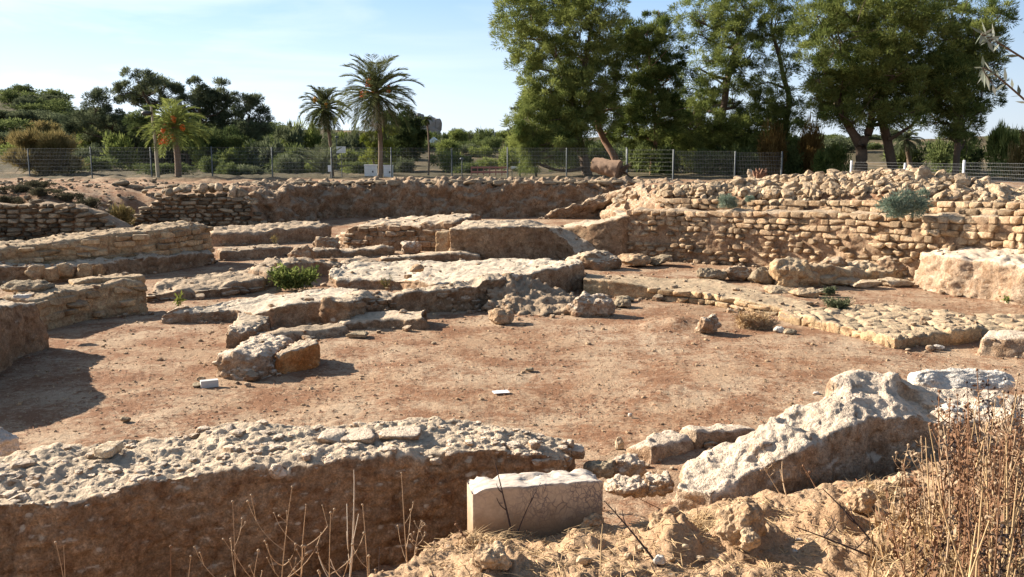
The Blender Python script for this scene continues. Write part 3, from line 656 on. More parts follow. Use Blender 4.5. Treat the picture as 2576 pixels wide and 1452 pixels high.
Fp = front((826, 693, 712), (850, 707, 724), (1000, 703, 727), (1100, 712, 748), (1220, 702, 752), (1330, 690, 746), (1396, 674, 741), (1420, 671, 738), (1465, 664, 730))
Bp = np.array([PY(842, 668, 24.6), PY(880, 660, 25.5), PY(1000, 659, 26), PY(1110, 658, 26), PY(1240, 652, 26), PY(1330, 649, 25.7), PY(1396, 655, 24.2), PY(1420, 657, 23.6), PY(1466, 657, 22.8)])
mass('ruin_platform', Fp, Bp, -.1, M['plat'], 'largest raised platform in the middle with a flat dusty top', 'ruin platform', step=.05, rd=.035, batter=.03, a=(.09, .045, .025), seed=25, top_a=.03, course=(.2, .34, .03, -.1))
stone_px('rock', 1030, 1066, 668, 686, M['sand'], 'square stump of stone standing on the big platform', z=.55, n=14, power=5, seed=26)
Fp = pts((1222, 778, .06), (1290, 784, .06), (1370, 788, .06), (1450, 786, .06), (1545, 772, .05)); Bp = np.array([PY(1250, 706, 19.9), PY(1285, 688, 20.2), PY(1345, 700, 20.5), PY(1420, 738, 20.6), PY(1520, 752, 20.3)])
mass('rubble_slope', Fp, Bp, -.2, M['clay'], 'steep shaded slope of rubble below the front of the biggest platform', 'rubble slope', step=.045, rd=.03, batter=.1, a=(.12, .32, .04), sf=5, seed=27, top_a=.08)
Fp = np.array([PY(1262, 697, 19.9), PY(1300, 690, 20.1), PY(1325, 698, 20.3)]); mass('stone_block', Fp, back(Fp, .5), .2, M['crusty'], 'pale knob of masonry at the top of the shaded rubble slope', 'stone block', step=.03, rd=.06, a=(.07, .05, .02), seed=227)
stone_px('rock', 1222, 1294, 780, 818, M['clod'], 'brown boulder standing clear of the hump on the courtyard floor', n=24, seed=28)
stone_px('rock', 1262, 1292, 756, 784, M['mud'], 'round knob of stone behind the brown boulder', z=0, n=14, seed=29)
stone_px('rock', 1428, 1548, 746, 798, M['crusty'], 'pale lumpy rock beside the low path wall', n=32, rough=.24, seed=30, depth=.6, chip=.4, sink=.4)
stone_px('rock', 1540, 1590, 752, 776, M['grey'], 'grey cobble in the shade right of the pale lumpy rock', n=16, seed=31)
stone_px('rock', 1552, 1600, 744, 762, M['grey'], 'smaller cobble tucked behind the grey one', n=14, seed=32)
stone_px('rock', 865, 922, 838, 852, M['grey'], 'flat slab lying on the floor in front of the plinth', n=16, power=5, seed=33)
Fp = front((548, 902, 944), (590, 892, 950), (640, 893, 952), (690, 898, 944)); Bp = pts((628, 850, .3), (660, 846, .32), (700, 846, .32), (735, 852, .3)); mass('rock', Fp, Bp, -.1, M['crusty'], 'long pitted pale rock at the tip of the sunken bay', 'rock', step=.022, rd=.09, batter=.12, a=(.08, .06, .025), sf=7, seed=34, top_a=.05)
Fp = front((690, 894, 938), (735, 880, 934), (775, 870, 928), (800, 864, 922)); Bp = pts((722, 868, .28), (750, 856, .32), (780, 851, .34), (800, 853, .33)); mass('rock', Fp, Bp, -.1, M['orange'], 'orange earthen stub with a crusted cap beside the long pitted rock', 'rock', step=.022, rd=.06, batter=.05, a=(.06, .04, .025), sf=8, seed=35, top_a=.03)
stone_px('rock', 562, 640, 822, 872, M['crusty'], 'small rough rock at the corner of the sunken bay', n=22, rough=.25, seed=36)
stone_px('rock', 1752, 1815, 796, 842, M['crusty'], 'pale pitted rock half sunk in the low mound', n=24, rough=.22, seed=37)
stone_px('rock', 1948, 1978, 822, 838, M['white'], 'small white stone on the floor by the path corner', n=12, seed=38)
stone_px('rock', 1972, 2008, 827, 842, M['grey'], 'dark cobble next to the small white stone', n=12, seed=39)
stone_px('rock', 2350, 2380, 868, 882, M['white'], 'white crumpled lump at the foot of the paved corner', n=12, seed=40)
# ---- middle back
Fp = front((530, 588, 618), (642, 584, 615), (740, 576, 609), (833, 565, 602))
mass('ruin_wall', Fp, back(Fp, 1.8, .1), -.1, M['mudtop'], 'low earthen wall farthest left of the back row', step=.06, rd=.09, a=(.1, .04, .02), seed=41, top_a=.06)
Fp = front((843, 592, 612), (873, 576, 624), (890, 568, 625), (1000, 562, 630), (1146, 556, 636))
mass('ruin_wall', Fp, back(Fp, 2.2, .12), -.1, M['mud'], 'brown wall with a sunlit stepped end in the back row', step=.06, rd=.09, batter=.08, a=(.09, .04, .02), seed=42, course=(.16, .3, .035, .15), top_a=.05)
Fp = front((1133, 576, 655), (1180, 572, 656), (1250, 571, 656), (1372, 569, 652), (1392, 584, 651), (1425, 606, 652), (1447, 638, 656))
mass('ruin_wall', Fp, back(Fp, 1.6, .08), -.1, M['mud'], 'tallest plastered wall block in the middle of the back row', step=.05, rd=.045, a=(.07, .035, .025), seed=43, top_a=.05, course=(.2, .36, .02, -.25))
Fp = front((1096, 584, 640), (1128, 583, 641)); mass('stone_block', Fp, back(Fp, .6), -.1, M['sandwall'], 'upper block of the steps beside the tallest wall', 'stone block', step=.04, rd=.05, a=(.04, .03, .01), seed=44)
Fp = front((1057, 598, 630), (1094, 597, 632)); mass('stone_block', Fp, back(Fp, .55), -.1, M['sandwall'], 'lower block of the steps beside the tallest wall', 'stone block', step=.04, rd=.05, a=(.04, .03, .01), seed=45)
Fp = front((958, 651, 662), (1050, 644, 660), (1128, 635, 660), (1210, 642, 660)); mass('ruin_ledge', Fp, back(Fp, .7), -.1, M['mud'], 'narrow ledge running along the foot of the tallest wall', 'ledge', step=.05, rd=.06, a=(.06, .03, .015), seed=46)
Fp = front((1392, 573, 642), (1440, 566, 645), (1500, 560, 650), (1566, 543, 652), (1610, 537, 648)); mass('ruin_wall', Fp, back(Fp, 1.2, .05), -.1, M['mud'], 'brown plastered wall running into the left end of the curved stone wall', step=.06, rd=.08, a=(.08, .03, .02), seed=47, top_a=.04)
stone_px('rubble_mound', 1430, 1568, 634, 680, M['mud'], 'shaded rubble mound at the right foot of the tallest wall', z=0, depth=.8, n=36, rough=.2, power=2.0, cuts=2, seed=48, cat='mound', sink=.7, chip=.3)
stone_px('rock', 1556, 1640, 643, 672, M['clod'], 'pale earthen lump at the foot of the curved wall', z=0, n=22, seed=49)
stone_px('rock', 1625, 1700, 649, 670, M['grey'], 'tilted slab fragment at the foot of the curved wall', z=0, n=18, seed=50, tilt=.25, power=3.5)
stone_px('rock', 724, 790, 608, 676, M['mudtop'], 'upright weathered hump of masonry left of centre', z=0, n=28, seed=51, rough=.2, depth=.7)
stone_px('rock', 782, 850, 597, 640, M['mudtop'], 'pointed weathered hump behind the upright one', z=0, n=26, seed=52, rough=.22)
stone_px('rock', 1000, 1062, 612, 642, M['crusty'], 'pale broken stones at the end of the low rubble row', z=0, n=22, seed=53, rough=.25)
Fp = front((672, 690, 722), (720, 668, 716), (760, 655, 704), (792, 654, 698), (835, 664, 690), (900, 660, 677), (968, 653, 666)); mass('ruin_wall', Fp, back(Fp, 1.0), -.1, M['mudtop'], 'winding low wall above the green weed', step=.05, rd=.1, a=(.1, .04, .02), seed=54, top_a=.06)
Fp = front((782, 630, 650), (860, 631, 648), (930, 628, 646), (992, 621, 642)); mass('ruin_wall', Fp, back(Fp, .8), -.1, M['mud'], 'low rubble row behind the winding low wall', step=.05, rd=.08, a=(.08, .05, .02), seed=55, top_a=.07)
# ---- left walls
Fp = front((-160, 650, 722), (-60, 636, 712), (30, 622, 704), (147, 609, 698), (274, 591, 690), (410, 578, 680), (480, 569, 668), (526, 564, 658))
mass('ruin_wall', Fp, back(Fp, .95, .1), -.1, M['sandwall'], 'tallest coursed stone wall on the left, receding to the right', step=.045, rd=.09, batter=.1, a=(.07, .03, .02), course=(.19, .34, .045, .35), seed=60, top_a=.05)
Fp = front((-100, 676, 722), (30, 672, 716), (170, 668, 708), (250, 660, 702), (325, 650, 694), (420, 641, 684), (545, 632, 664))
mass('ruin_ledge', Fp, back(Fp, .8), -.1, M['mud'], 'stepped footing ledge along the tallest left wall', 'ledge', step=.045, rd=.08, a=(.07, .05, .02), course=(.2, .3, .03, .0), seed=61, top_a=.08)
Fp = front((552, 632, 656), (640, 626, 652), (738, 618, 642)); mass('ruin_wall', Fp, back(Fp, 1.0), -.1, M['mudtop'], 'low lit strip of wall right of the tallest left wall', step=.05, rd=.07, a=(.07, .04, .02), seed=62)
Fp = front((88, 752, 838), (177, 733, 812), (260, 717, 797), (320, 708, 790), (358, 707, 786), (366, 712, 784)); mass('ruin_wall', Fp, back(Fp, .85, .03), -.1, M['sandwall'], 'shaded coursed wall with blocks on its crest at the left', step=.035, rd=.07, batter=.06, a=(.06, .035, .02), course=(.17, .32, .022, .05), seed=63, top_a=.04)
Fp = np.array([ft(175, 712, 800), ft(230, 703, 795), ft(300, 698, 790), ft(356, 697, 786)]) + np.array([0, .12, 0]); mass('stone_course', Fp, back(Fp, .5), .2, M['sandwall'], 'top course of pale blocks along the shaded left wall', 'stone course', step=.03, rd=.04, a=(.04, .03, .012), course=(.3, .38, .03, .6), seed=64)
Fp = front((-260, 840, 960), (-100, 800, 925), (0, 778, 902), (60, 768, 888), (96, 760, 874)); mass('ruin_wall', Fp, back(Fp, .9, .04), -.15, M['mud'], 'thick brown wall end cut off by the left edge', step=.03, rd=.08, batter=.12, a=(.08, .03, .02), seed=65)
Fp = front((368, 738, 760), (460, 730, 753), (540, 721, 746), (664, 704, 729)); Bp = pts((400, 706, .28), (500, 690, .28), (590, 680, .28), (668, 668, .3)); mass('ruin_platform', Fp, Bp, -.1, M['mudtop'], 'low earthen terrace left of the green weed', 'ruin platform', step=.05, rd=.08, a=(.07, .04, .02), seed=66, top_a=.06)
stone_px('rock', -20, 122, 712, 748, M['grey'], 'rounded grey hump on top of the shaded left wall', z=.55, n=22, seed=67, depth=.5)
stone_px('rock', 30, 74, 741, 752, M['white'], 'bright white slab on the shaded left wall', z=.72, n=10, power=5, seed=68)
for k, (x0, x1, yt, yb, lab) in enumerate(((62, 106, 666, 700, 'leftmost square block on the footing ledge'), (106, 142, 668, 698, 'second square block on the footing ledge'), (142, 186, 664, 694, 'third square block on the footing ledge'), (190, 230, 664, 692, 'fourth square block on the footing ledge'), (232, 262, 662, 688, 'smallest square block on the footing ledge'))):
    stone_px('stone_block', x0, x1, yt, yb + 8, M['sandwall'], lab, z=.1, n=14, power=5, seed=70 + k, cat='stone block', depth=.6)
# wall beyond the left edge that throws the broad shadow on the floor
Fp = np.array([(-8.3, 11.2, 1.0), (-8.0, 12.0, 1.3), (-7.78, 13.1, 1.28), (-7.9, 13.9, 1.0), (-8.1, 14.9, .85)]); mass('ruin_wall', Fp, back(Fp, .7), -.1, M['mud'], 'wall just outside the left edge whose shadow lies on the floor', step=.06, seed=76)
# ---- right: path walls, paving, thick wall, boulders
Fp = front((1468, 700, 742), (1560, 708, 748), (1640, 722, 752), (1664, 727, 754), (1792, 737, 766), (1863, 755, 777), (1960, 774, 790), (1990, 782, 796))
Bp = pts((1472, 690, .2), (1580, 694, .2), (1700, 700, .2), (1790, 703, .2), (1880, 722, .2), (1960, 742, .2), (2030, 760, .18), (2060, 775, .18))
mass('path_wall', Fp, Bp, -.1, M['sandwall'], 'low flat topped path wall of squared stones slanting to the right', 'path wall', step=.04, rd=.035, batter=.02, a=(.03, .02, .012), course=(.13, .24, .016, .4), seed=80, top_a=.02)
Fp = front((2250, 850, 878), (2330, 840, 870), (2400, 830, 864), (2470, 821, 858)); Bp = pts((1960, 781, .17), (2080, 770, .16), (2230, 764, .15), (2420, 788, .15))
mass('paved_corner', Fp, Bp, -.1, M['sandwall'], 'cobbled wall corner with a dark shaded end at the right', 'paved corner', step=.035, rd=.03, batter=.02, a=(.03, .02, .012), cobble=.34, course=(.3, .3, .02, .6), seed=81, top_a=.02)
Fp = front((2400, 826, 834), (2480, 826, 836), (2600, 830, 842), (2720, 834, 846)); mass('paving', Fp, back(Fp, 1.7), -.1, M['sandwall'], 'strip of worn cobbles running off the right edge', 'paving', step=.04, rd=.04, a=(.03, .02, .012), cobble=.36, seed=82)
Fp = front((2472, 846, 890), (2530, 850, 896), (2600, 856, 900), (2700, 860, 905)); mass('stone_block', Fp, back(Fp, .8), -.1, M['crusty'], 'pale block wall end right of the cobbled corner', 'stone block', step=.035, rd=.06, batter=.25, a=(.06, .03, .015), seed=83)
Fp = front((2312, 640, 714, .04), (2345, 640, 722, .06), (2380, 646, 728, .08), (2470, 655, 738, .1), (2576, 662, 752, .12), (2720, 672, 768, .12)); Bp = np.array([PY(2330, 626, 23.6), PY(2370, 623, 23.2), PY(2400, 622, 22.9), PY(2480, 626, 22.2), PY(2576, 630, 21.5), PY(2720, 636, 20.2)])
mass('ruin_wall', Fp, Bp, -.1, M['crusty'], 'thick sunlit plastered wall below the curved wall at the right edge', step=.05, rd=.1, batter=.12, a=(.12, .06, .025), sf=4, seed=84, top_a=.05)
Fp = front((1955, 676, 722), (2010, 668, 724), (2070, 672, 720), (2140, 680, 716), (2220, 682, 712), (2312, 676, 706)); mass('boulder_wall', Fp, back(Fp, .7, .05), -.1, M['sandwall'], 'rough footing of packed boulders joining the thick sunlit wall', 'ruin wall', step=.045, rd=.12, batter=.12, a=(.12, .12, .03), sf=2.6, seed=85, top_a=.1)
for k, (x0, x1, yt, yb, mt, lab) in enumerate((
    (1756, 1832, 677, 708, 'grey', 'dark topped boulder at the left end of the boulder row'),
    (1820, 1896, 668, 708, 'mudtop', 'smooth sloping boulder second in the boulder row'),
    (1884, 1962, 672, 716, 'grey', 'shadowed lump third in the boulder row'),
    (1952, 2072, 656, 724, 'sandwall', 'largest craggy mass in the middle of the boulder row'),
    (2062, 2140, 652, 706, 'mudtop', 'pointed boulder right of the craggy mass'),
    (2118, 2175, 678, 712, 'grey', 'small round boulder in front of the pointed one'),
    (2128, 2225, 654, 704, 'pale', 'long grey white boulder behind the small round one'),
    (2214, 2312, 650, 708, 'mudtop', 'big rounded boulder with a dark right side at the end of the row'),
    (2050, 2120, 692, 720, 'sandwall', 'squared footing stone under the pointed boulder'),
    (2105, 2180, 700, 722, 'sandwall', 'second footing stone in front of the boulder row'),
    (2145, 2225, 708, 726, 'pale', 'flat slab lying on the floor before the boulder row'),
    (2212, 2312, 702, 722, 'pale', 'long flat slab against the thick sunlit wall'),
    (1925, 2000, 722, 742, 'sandwall', 'left paving stone at the edge of the upper floor'),
    (1990, 2062, 726, 752, 'sandwall', 'middle paving stone at the edge of the upper floor'),
    (2040, 2112, 728, 745, 'pale', 'right paving stone at the edge of the upper floor'),
    (1962, 2050, 756, 772, 'sandwall', 'loose paving stone behind the slanting path wall'))):
    stone_px('boulder' if k < 8 else 'paving_slab', x0, x1, yt, yb, M[mt], lab, z=0, n=24, seed=90 + k, cat='boulder' if k < 8 else 'slab', rough=.2 if k < 8 else .1, power=2.5 if k < 8 else 4, depth=.7, cuts=8)

# ------------------------------------------------------------------ coursed and dry-stone walls
def path_at(path, s):
    path = np.asarray(path, float); d = np.concatenate([[0], np.cumsum(np.linalg.norm(np.diff(path, axis=0), axis=1))])
    p = np.array([np.interp(s, d, path[:, 0]), np.interp(s, d, path[:, 1])]); e = .25
    q = np.array([np.interp(s + e, d, path[:, 0]), np.interp(s + e, d, path[:, 1])]) - np.array([np.interp(s - e, d, path[:, 0]), np.interp(s - e, d, path[:, 1])])
    return p, q / (np.linalg.norm(q) + 1e-9), d[-1]
STN = [blob(6, (1, 1, 1), 6.5, .09, 1.6, 2, 200 + k, .05) for k in range(14)]
STR = [blob(6, (1, 1, 1), 3.2, .2, 1.7, 5, 230 + k, .06) for k in range(14)]
def place(mb, proto, c, half, rz, tilt=0.0, tint=0.0):
    V, Q = proto; V = V * np.asarray(half)
    ct, st_ = math.cos(tilt), math.sin(tilt); V = np.stack([V[:, 0] * ct - V[:, 2] * st_, V[:, 1], V[:, 0] * st_ + V[:, 2] * ct], 1)
    ca, sa = math.cos(rz), math.sin(rz); V = np.stack([V[:, 0] * ca - V[:, 1] * sa, V[:, 0] * sa + V[:, 1] * ca, V[:, 2]], 1)
    mb.add(V + np.asarray(c), Q, None, tint)
def courses(mb, path, z0, z1, rows, wr, dep, r, rough_rows=0.0, jit=.01, tilt=.02, top=None, s0=0.0, gap=.012, miss=0.0, tk=.9):
    tot = path_at(path, 0)[2]
    for i in range(rows):
        s = s0 + r.uniform(-.2, 0)
        while s < tot:
            wd = r.uniform(*wr) * (1.0 if r.rand() > .2 else 1.35)
            c = s + wd / 2; s += wd
            if c > tot or c < s0: continue
            p, t, _ = path_at(path, c); u = c / tot
            a, b = z0(u), z1(u); hh = (b - a) / rows; z = a + hh * (i + .5) + .02 * math.sin(c * .9 + i)
            if top is not None and z > top(u) + r.uniform(-.12, .08): continue
            rough = (i + .5) / rows < rough_rows
            if r.rand() < (miss * 2 if rough else miss): continue
            out = np.array([t[1], -t[0]]); off = r.normal(0, jit * (2.6 if rough else 1))
            pr = (STR if rough and r.rand() < .7 else STN)[r.randint(14)]
            k = r.uniform(.72, .95) if rough else 1.0
            place(mb, pr, (p[0] + out[0] * off, p[1] + out[1] * off, z + (r.normal(0, .012) if rough else 0)), ((wd - gap) / 2 * (k + .06), dep / 2, (hh - gap) / 2 * (k + .06)), math.atan2(t[1], t[0]) + r.normal(0, tilt * 1.5), r.normal(0, tilt), r.uniform(-1, 1) * tk - (.15 if rough else 0))
r = np.random.RandomState(5)
zt_c = lambda u: float(np.interp(u, [0, .375, .56, .74, 1], [1.53, 1.65, 1.73, 1.83, 1.95]))
mb = MB()
courses(mb, CW, lambda u: -.05, zt_c, 10, (.19, .36), .3, r, .64, .035, .04, miss=.03, gap=.018)
off = lambda k: np.array([np.array(p) - k * np.array([t[1], -t[0]]) for p, t, _ in (path_at(CW, s) for s in np.linspace(.2, path_at(CW, 0)[2], 24))])
cw2 = off(.7)
courses(mb, cw2, zt_c, lambda u: zt_c(u) + .32, 2, (.24, .42), .3, r, 0, .025, .03, s0=.5, miss=.06)
courses(mb, off(.25), lambda u: zt_c(u) + .12 * 0, lambda u: zt_c(u) + .14, 1, (.3, .5), .3, r, 0, .03, .03, s0=9.5, miss=.1)
core_f = np.array([np.array([*(np.array(p) - .04 * np.array([t[1], -t[0]])), zt_c(s / path_at(CW, 0)[2]) - .02]) for p, t, _ in (path_at(CW, s) for s in np.linspace(0, path_at(CW, 0)[2], 30)) for s in [0]][:0] or [[0, 0, 0]])
LC = path_at(CW, 0)[2]
def off3(k, zf):
    o = []
    for s in np.linspace(0, LC, 40):
        p, t, _ = path_at(CW, s); o.append([p[0] - k * t[1], p[1] + k * t[0], zf(s / LC)])
    return np.array(o)
cwall = mass('curved_wall', off3(-.06, lambda u: zt_c(u) - .03), off3(.75, lambda u: zt_c(u) + .02), -.2, M['mudtop'], 'long curved stone wall of small squared blocks at the right', 'stone wall', step=.06, rd=.04, batter=.0, a=(.10, .03, .02), seed=110)
def child_of(mb, name, mat, par, **k):
    V = np.concatenate(mb.V) - np.array(par.location)
    o = mk(name, V, np.concatenate(mb.F4) if mb.F4 else None, np.concatenate(mb.F3) if mb.F3 else None, mat, k.get('smooth', True), np.concatenate(mb.T), None, origin=(0, 0, 0))
    o.parent = par; return o
child_of(mb, 'masonry', M['sand'], cwall)
def face_courses(wall, Fp, zb, rows, wr, seed, mat, outw=.0, rough=.3, miss=.12, drop=.05):
    Fp = np.asarray(Fp, float); u_, ln_ = resamp(Fp, 0); r_ = np.random.RandomState(seed); mb_ = MB(); t_ = np.gradient(Fp[:, :2], axis=0); t_ /= np.linalg.norm(t_, axis=1, keepdims=True)
    pth = Fp[:, :2] + outw * np.stack([t_[:, 1], -t_[:, 0]], 1) + .06 * np.stack([-t_[:, 1], t_[:, 0]], 1)
    courses(mb_, pth, lambda u: zb, lambda u: float(np.interp(u, u_, Fp[:, 2])) - drop, rows, wr, .26, r_, rough, .02, .025, miss=miss, gap=.02, tk=1.0)
    return child_of(mb_, 'masonry', M[mat], wall)
for lab_, o_ in [(o.get('label', ''), o) for o in list(COL.objects)]:
    for key, Fq, zb_, rows, wr, sd, mat_, ow in (
        ('tallest coursed stone wall on the left', front((-160, 650, 722), (-60, 636, 712), (30, 622, 704), (147, 609, 698), (274, 591, 690), (410, 578, 680), (480, 569, 668), (526, 564, 658)), .05, 6, (.26, .46), 401, 'sandwall', .045),
        ('shaded coursed wall with blocks', front((88, 752, 838), (177, 733, 812), (260, 717, 797), (320, 708, 790), (358, 707, 786)), -.02, 4, (.26, .46), 402, 'sandwall', .02),
        ('brown wall with a sunlit stepped end', front((873, 576, 624), (890, 568, 625), (1000, 562, 630), (1146, 556, 636)), -.02, 5, (.22, .42), 403, 'mud', .03),
        ('crumbling wall with a pale crest', front((900, 752, 815), (918, 748, 806), (1015, 739, 795), (1108, 728, 785), (1201, 718, 776)), -.02, 4, (.14, .3), 404, 'mud', .0),
        ('low flat topped path wall', front((1640, 722, 752), (1664, 727, 754), (1792, 737, 766), (1863, 755, 777), (1960, 774, 790)), -.05, 2, (.24, .42), 405, 'sandwall', .015),
        ('cobbled wall corner with', np.array([P(1966, 784, .16), P(2100, 814, .16), P(2246, 851, .16)]), -.04, 1, (.26, .42), 406, 'sandwall', .015),
        ('low earthen terrace left', front((368, 738, 760), (460, 730, 753), (540, 721, 746), (664, 704, 729)), -.02, 2, (.2, .4), 407, 'mud', .02)):
        if lab_.startswith(key): face_courses(o_, Fq, zb_, rows, wr, sd, mat_, ow, miss={401: .3, 402: .4, 404: .7, 405: .05, 406: .03}.get(sd, .45), rough=0 if sd in (405, 406) else .25, drop=.02 if sd in (405, 406) else .06)
# dry-stone retaining walls at the back left
r = np.random.RandomState(9)
DW1 = np.array([(-26, 33.2), (-22, 34.2), (-19.5, 34.9), (-17, 35.3), (-15.0, 35.6)])
DW2 = np.array([(-16.6, 40.0), (-15, 40.5), (-13, 41.0), (-11.1, 41.3)])
def drystone(path, top, lab, seed, core):
    mb = MB(); rr_ = np.random.RandomState(seed)
    courses(mb, path, lambda u: -.05, lambda u: 1.72, 10, (.22, .55), .35, rr_, 1.0, .022, .10, top=top, gap=.004, tk=1.0)
    L_ = path_at(path, 0)[2]; f = []; b = []
    for s in np.linspace(0, L_, 24):
        p, t, _ = path_at(path, s); z = max(.1, top(s / L_) - .14)
        f.append([p[0] - .08 * t[1], p[1] + .08 * t[0], z]); b.append([p[0] - 1.3 * t[1], p[1] + 1.3 * t[0], z + .05])
    o = mass('dry_stone_wall', f, b, -.2, M['clay'], lab, 'stone wall', step=.09, rd=.05, batter=0, a=(.08, .05, .02), seed=core)
    child_of(mb, 'masonry', M['grey'], o)
t1 = lambda u: float(np.interp(u, [0, .5, .82, .93, 1], [1.55, 1.5, 1.4, .95, .3]))
t2 = lambda u: float(np.interp(u, [0, .1, .2, .45, .7, .9, 1], [.5, 1.0, 1.42, 1.6, 1.5, 1.1, .25]))
drystone(DW1, t1, 'dry stone retaining wall at the back cut by the left edge', 31, 111)
drystone(DW2, t2, 'heaped dry stone retaining wall at the back, ending before the earth cliff', 32, 112)
HS = []
for k in range(10):
    V, Q = blob(6, (1, 1, .8), 3.6, .12, 1.5, 9, 300 + k)
    V[:, 2] -= V[:, 2].min(); HS.append((V, Q))
def stone_proto(k, nm, mat, smooth=False, sc=.15):
    V, Q = HS[k]; return mk(nm, V * sc, Q, None, mat, smooth, .6 * fbm(V * 2.5, 2, k), origin=(0, 0, 0))
CAP = [stone_proto(k, 'loose_stone', M['pale'] if k % 2 else M['grey'], True, .2) for k in range(4)]
r = np.random.RandomState(3)
caps = []
for k in range(15):
    u = .18 + .72 * k / 14; p, t, Lw = path_at(DW2, u * path_at(DW2, 0)[2]); caps.append((p[0] - t[1] * r.uniform(-.05, .35), p[1] + t[0] * r.uniform(0, .4), t2(u) + r.uniform(-.06, .08)))
for k, c in enumerate(caps):
    o = CAP[k % 4] if k < 4 else dup(CAP[k % 4], c)
    o.location = c; o.rotation_euler = (r.uniform(-.4, .4), r.uniform(-.4, .4), r.uniform(0, 6)); s_ = r.uniform(.8, 1.5); o.scale = (s_, s_ * .8, s_ * r.uniform(.6, 1.1))
    tag(o, 'pale loose stone on the crest of the heaped dry stone wall', 'loose stone', 'loose stones on the dry stone wall')
stone_px('rock', 655, 697, 542, 561, M['white'], 'white block lying at the foot of the earth cliff', z=.05, n=12, power=5, seed=113)

# ------------------------------------------------------------------ earth cliff at the back
Fp = np.array([(-10.9, 42.3, 1.35), (-10.7, 44.4, 1.55), (-10.0, 46.4, 1.64), (-8.5, 47.2, 1.66), (-5, 47.6, 1.7), (0, 47.9, 1.72), (3.5, 48.1, 1.7), (6.2, 47.6, 1.68), (7.4, 45.5, 1.7)])
mass('earth_cliff', Fp, back(Fp, 3.2, .12), -.3, M['clay'], 'shaded brown earth cliff across the back of the dig', 'cliff', step=.07, rd=.16, batter=.25, a=(.36, .12, .07), sf=1.5, seed=120, top_a=.06, kind='structure')
Fp = np.array([P(1352, 549, .05), P(1420, 547, .05), P(1500, 541, .12), P(1575, 533, .75), P(1625, 528, 1.36), np.array([5.0, 29.6, 1.5])])
Bp = np.array([(4.6, 47.2, 1.2), (5.6, 46.6, 1.6), (6.4, 45, 1.75), (5.7, 40, 1.75), (4.9, 31.5, 1.9), (5.6, 31.8, 2.0)])
mass('dirt_ramp', Fp, Bp, -.3, M['mudtop'], 'sunlit dirt ramp sliding down at the right end of the earth cliff', 'ramp', step=.09, rd=.1, a=(.16, .07, .05), sf=3, seed=121, top_a=.2, kind='structure')
# flat stones along the brink
ES = []
for k in range(4):
    V, Q = blob(6, (.32, .22, .1), 3.5, .14, 1.6, 4, 330 + k); o = mk('edge_stone', V, Q, None, M['grey'], True, .5 * fbm(V * 6, 2, k), origin=(0, 0, 0)); ES.append(o)
r = np.random.RandomState(8); x = -19.5; k = 0
while x < 7.0:
    s_ = r.uniform(.7, 1.5); y = float(np.interp(x, [-20, -11.8, -5, 3, 7], [45.5, 46.9, 48.0, 48.3, 47.8])) + r.uniform(-.15, .25)
    o = ES[k] if k < 4 else dup(ES[k % 4], (0, 0, 0))
    o.location = (x, y, (1.76 if x > -11.5 else gz(x, y) + .03) + r.uniform(-.03, .03)); o.rotation_euler = (r.uniform(-.12, .12), r.uniform(-.15, .15), r.uniform(-.4, .4)); o.scale = (s_, s_, s_ * r.uniform(.8, 1.3))
    tag(o, 'flat grey stone in the line along the brink of the earth cliff', 'edge stone', 'flat stones along the brink')
    x += .44 * s_ + r.uniform(0, .35); k += 1

# ------------------------------------------------------------------ rubble heap above the curved wall
r = np.random.RandomState(12)
n = 5200
hp = np.array(HEAP); seg = r.uniform(0, len(hp) - 1.001, n); kk = seg.astype(int); fr = seg - kk
cx = hp[kk, :2] * (1 - fr)[:, None] + hp[kk + 1, :2] * fr[:, None]
tg = hp[kk + 1, :2] - hp[kk, :2]; tg /= np.linalg.norm(tg, axis=1, keepdims=True); nrm = np.stack([tg[:, 1], -tg[:, 0]], 1)
d = r.uniform(-.9, 3.3, n); xy = cx + nrm * d[:, None] + r.normal(0, .15, (n, 2))
sdp = sdist(xy[:, 0], xy[:, 1], PLAT); pxs = 1288 + xy[:, 0] / xy[:, 1] * 2290
ok = (sdp > .62) & (pxs > 1600) & (pxs < 2660)
xy, d = xy[ok][:2300], d[ok][:2300]
zz = ground_h(xy[:, 0], xy[:, 1]); order = np.argsort(xy[:, 1] + 1.2 * np.abs(d - .8)); size = np.exp(r.normal(math.log(.088), .38, len(xy)))
size = np.clip(size, .05, .24); order = np.argsort(-size / xy[:, 1])
HP = [stone_proto(k, 'rubble_stone', M['heap'], False, 1.0) for k in range(10)]
rest = MB(); cnt = 0
for q in order:
    s_ = size[q]; loc = (xy[q, 0], xy[q, 1], zz[q] - .06 + r.uniform(0, .10))
    rot = (r.uniform(-.6, .6), r.uniform(-.6, .6), r.uniform(0, 6.3)); sc = (s_ * r.uniform(.8, 1.3), s_, s_ * r.uniform(.7, 1.15))
    if cnt < 290:
        o = HP[cnt] if cnt < 10 else dup(HP[cnt % 10], loc)
        o.location = loc; o.rotation_euler = rot; o.scale = sc; cnt += 1
        tag(o, 'pale rubble stone lying loose in the big heap above the curved wall', 'rubble stone', 'loose stones of the rubble heap')
    else:
        V, Q = HS[r.randint(10)]; th = rot[2]; V = V * np.array(sc); ca, sa = math.cos(th), math.sin(th)
        c2, s2 = math.cos(rot[0]), math.sin(rot[0]); V = np.stack([V[:, 0], V[:, 1] * c2 - V[:, 2] * s2, V[:, 1] * s2 + V[:, 2] * c2], 1)
        rest.add(np.stack([V[:, 0] * ca - V[:, 1] * sa, V[:, 0] * sa + V[:, 1] * ca, V[:, 2]], 1) + np.array(loc), Q, None, r.uniform(-.7, .7))
tag(rest.build('rubble', M['heap'], smooth=False), 'small rubble filling the heap above the curved wall', 'rubble', kind='stuff')
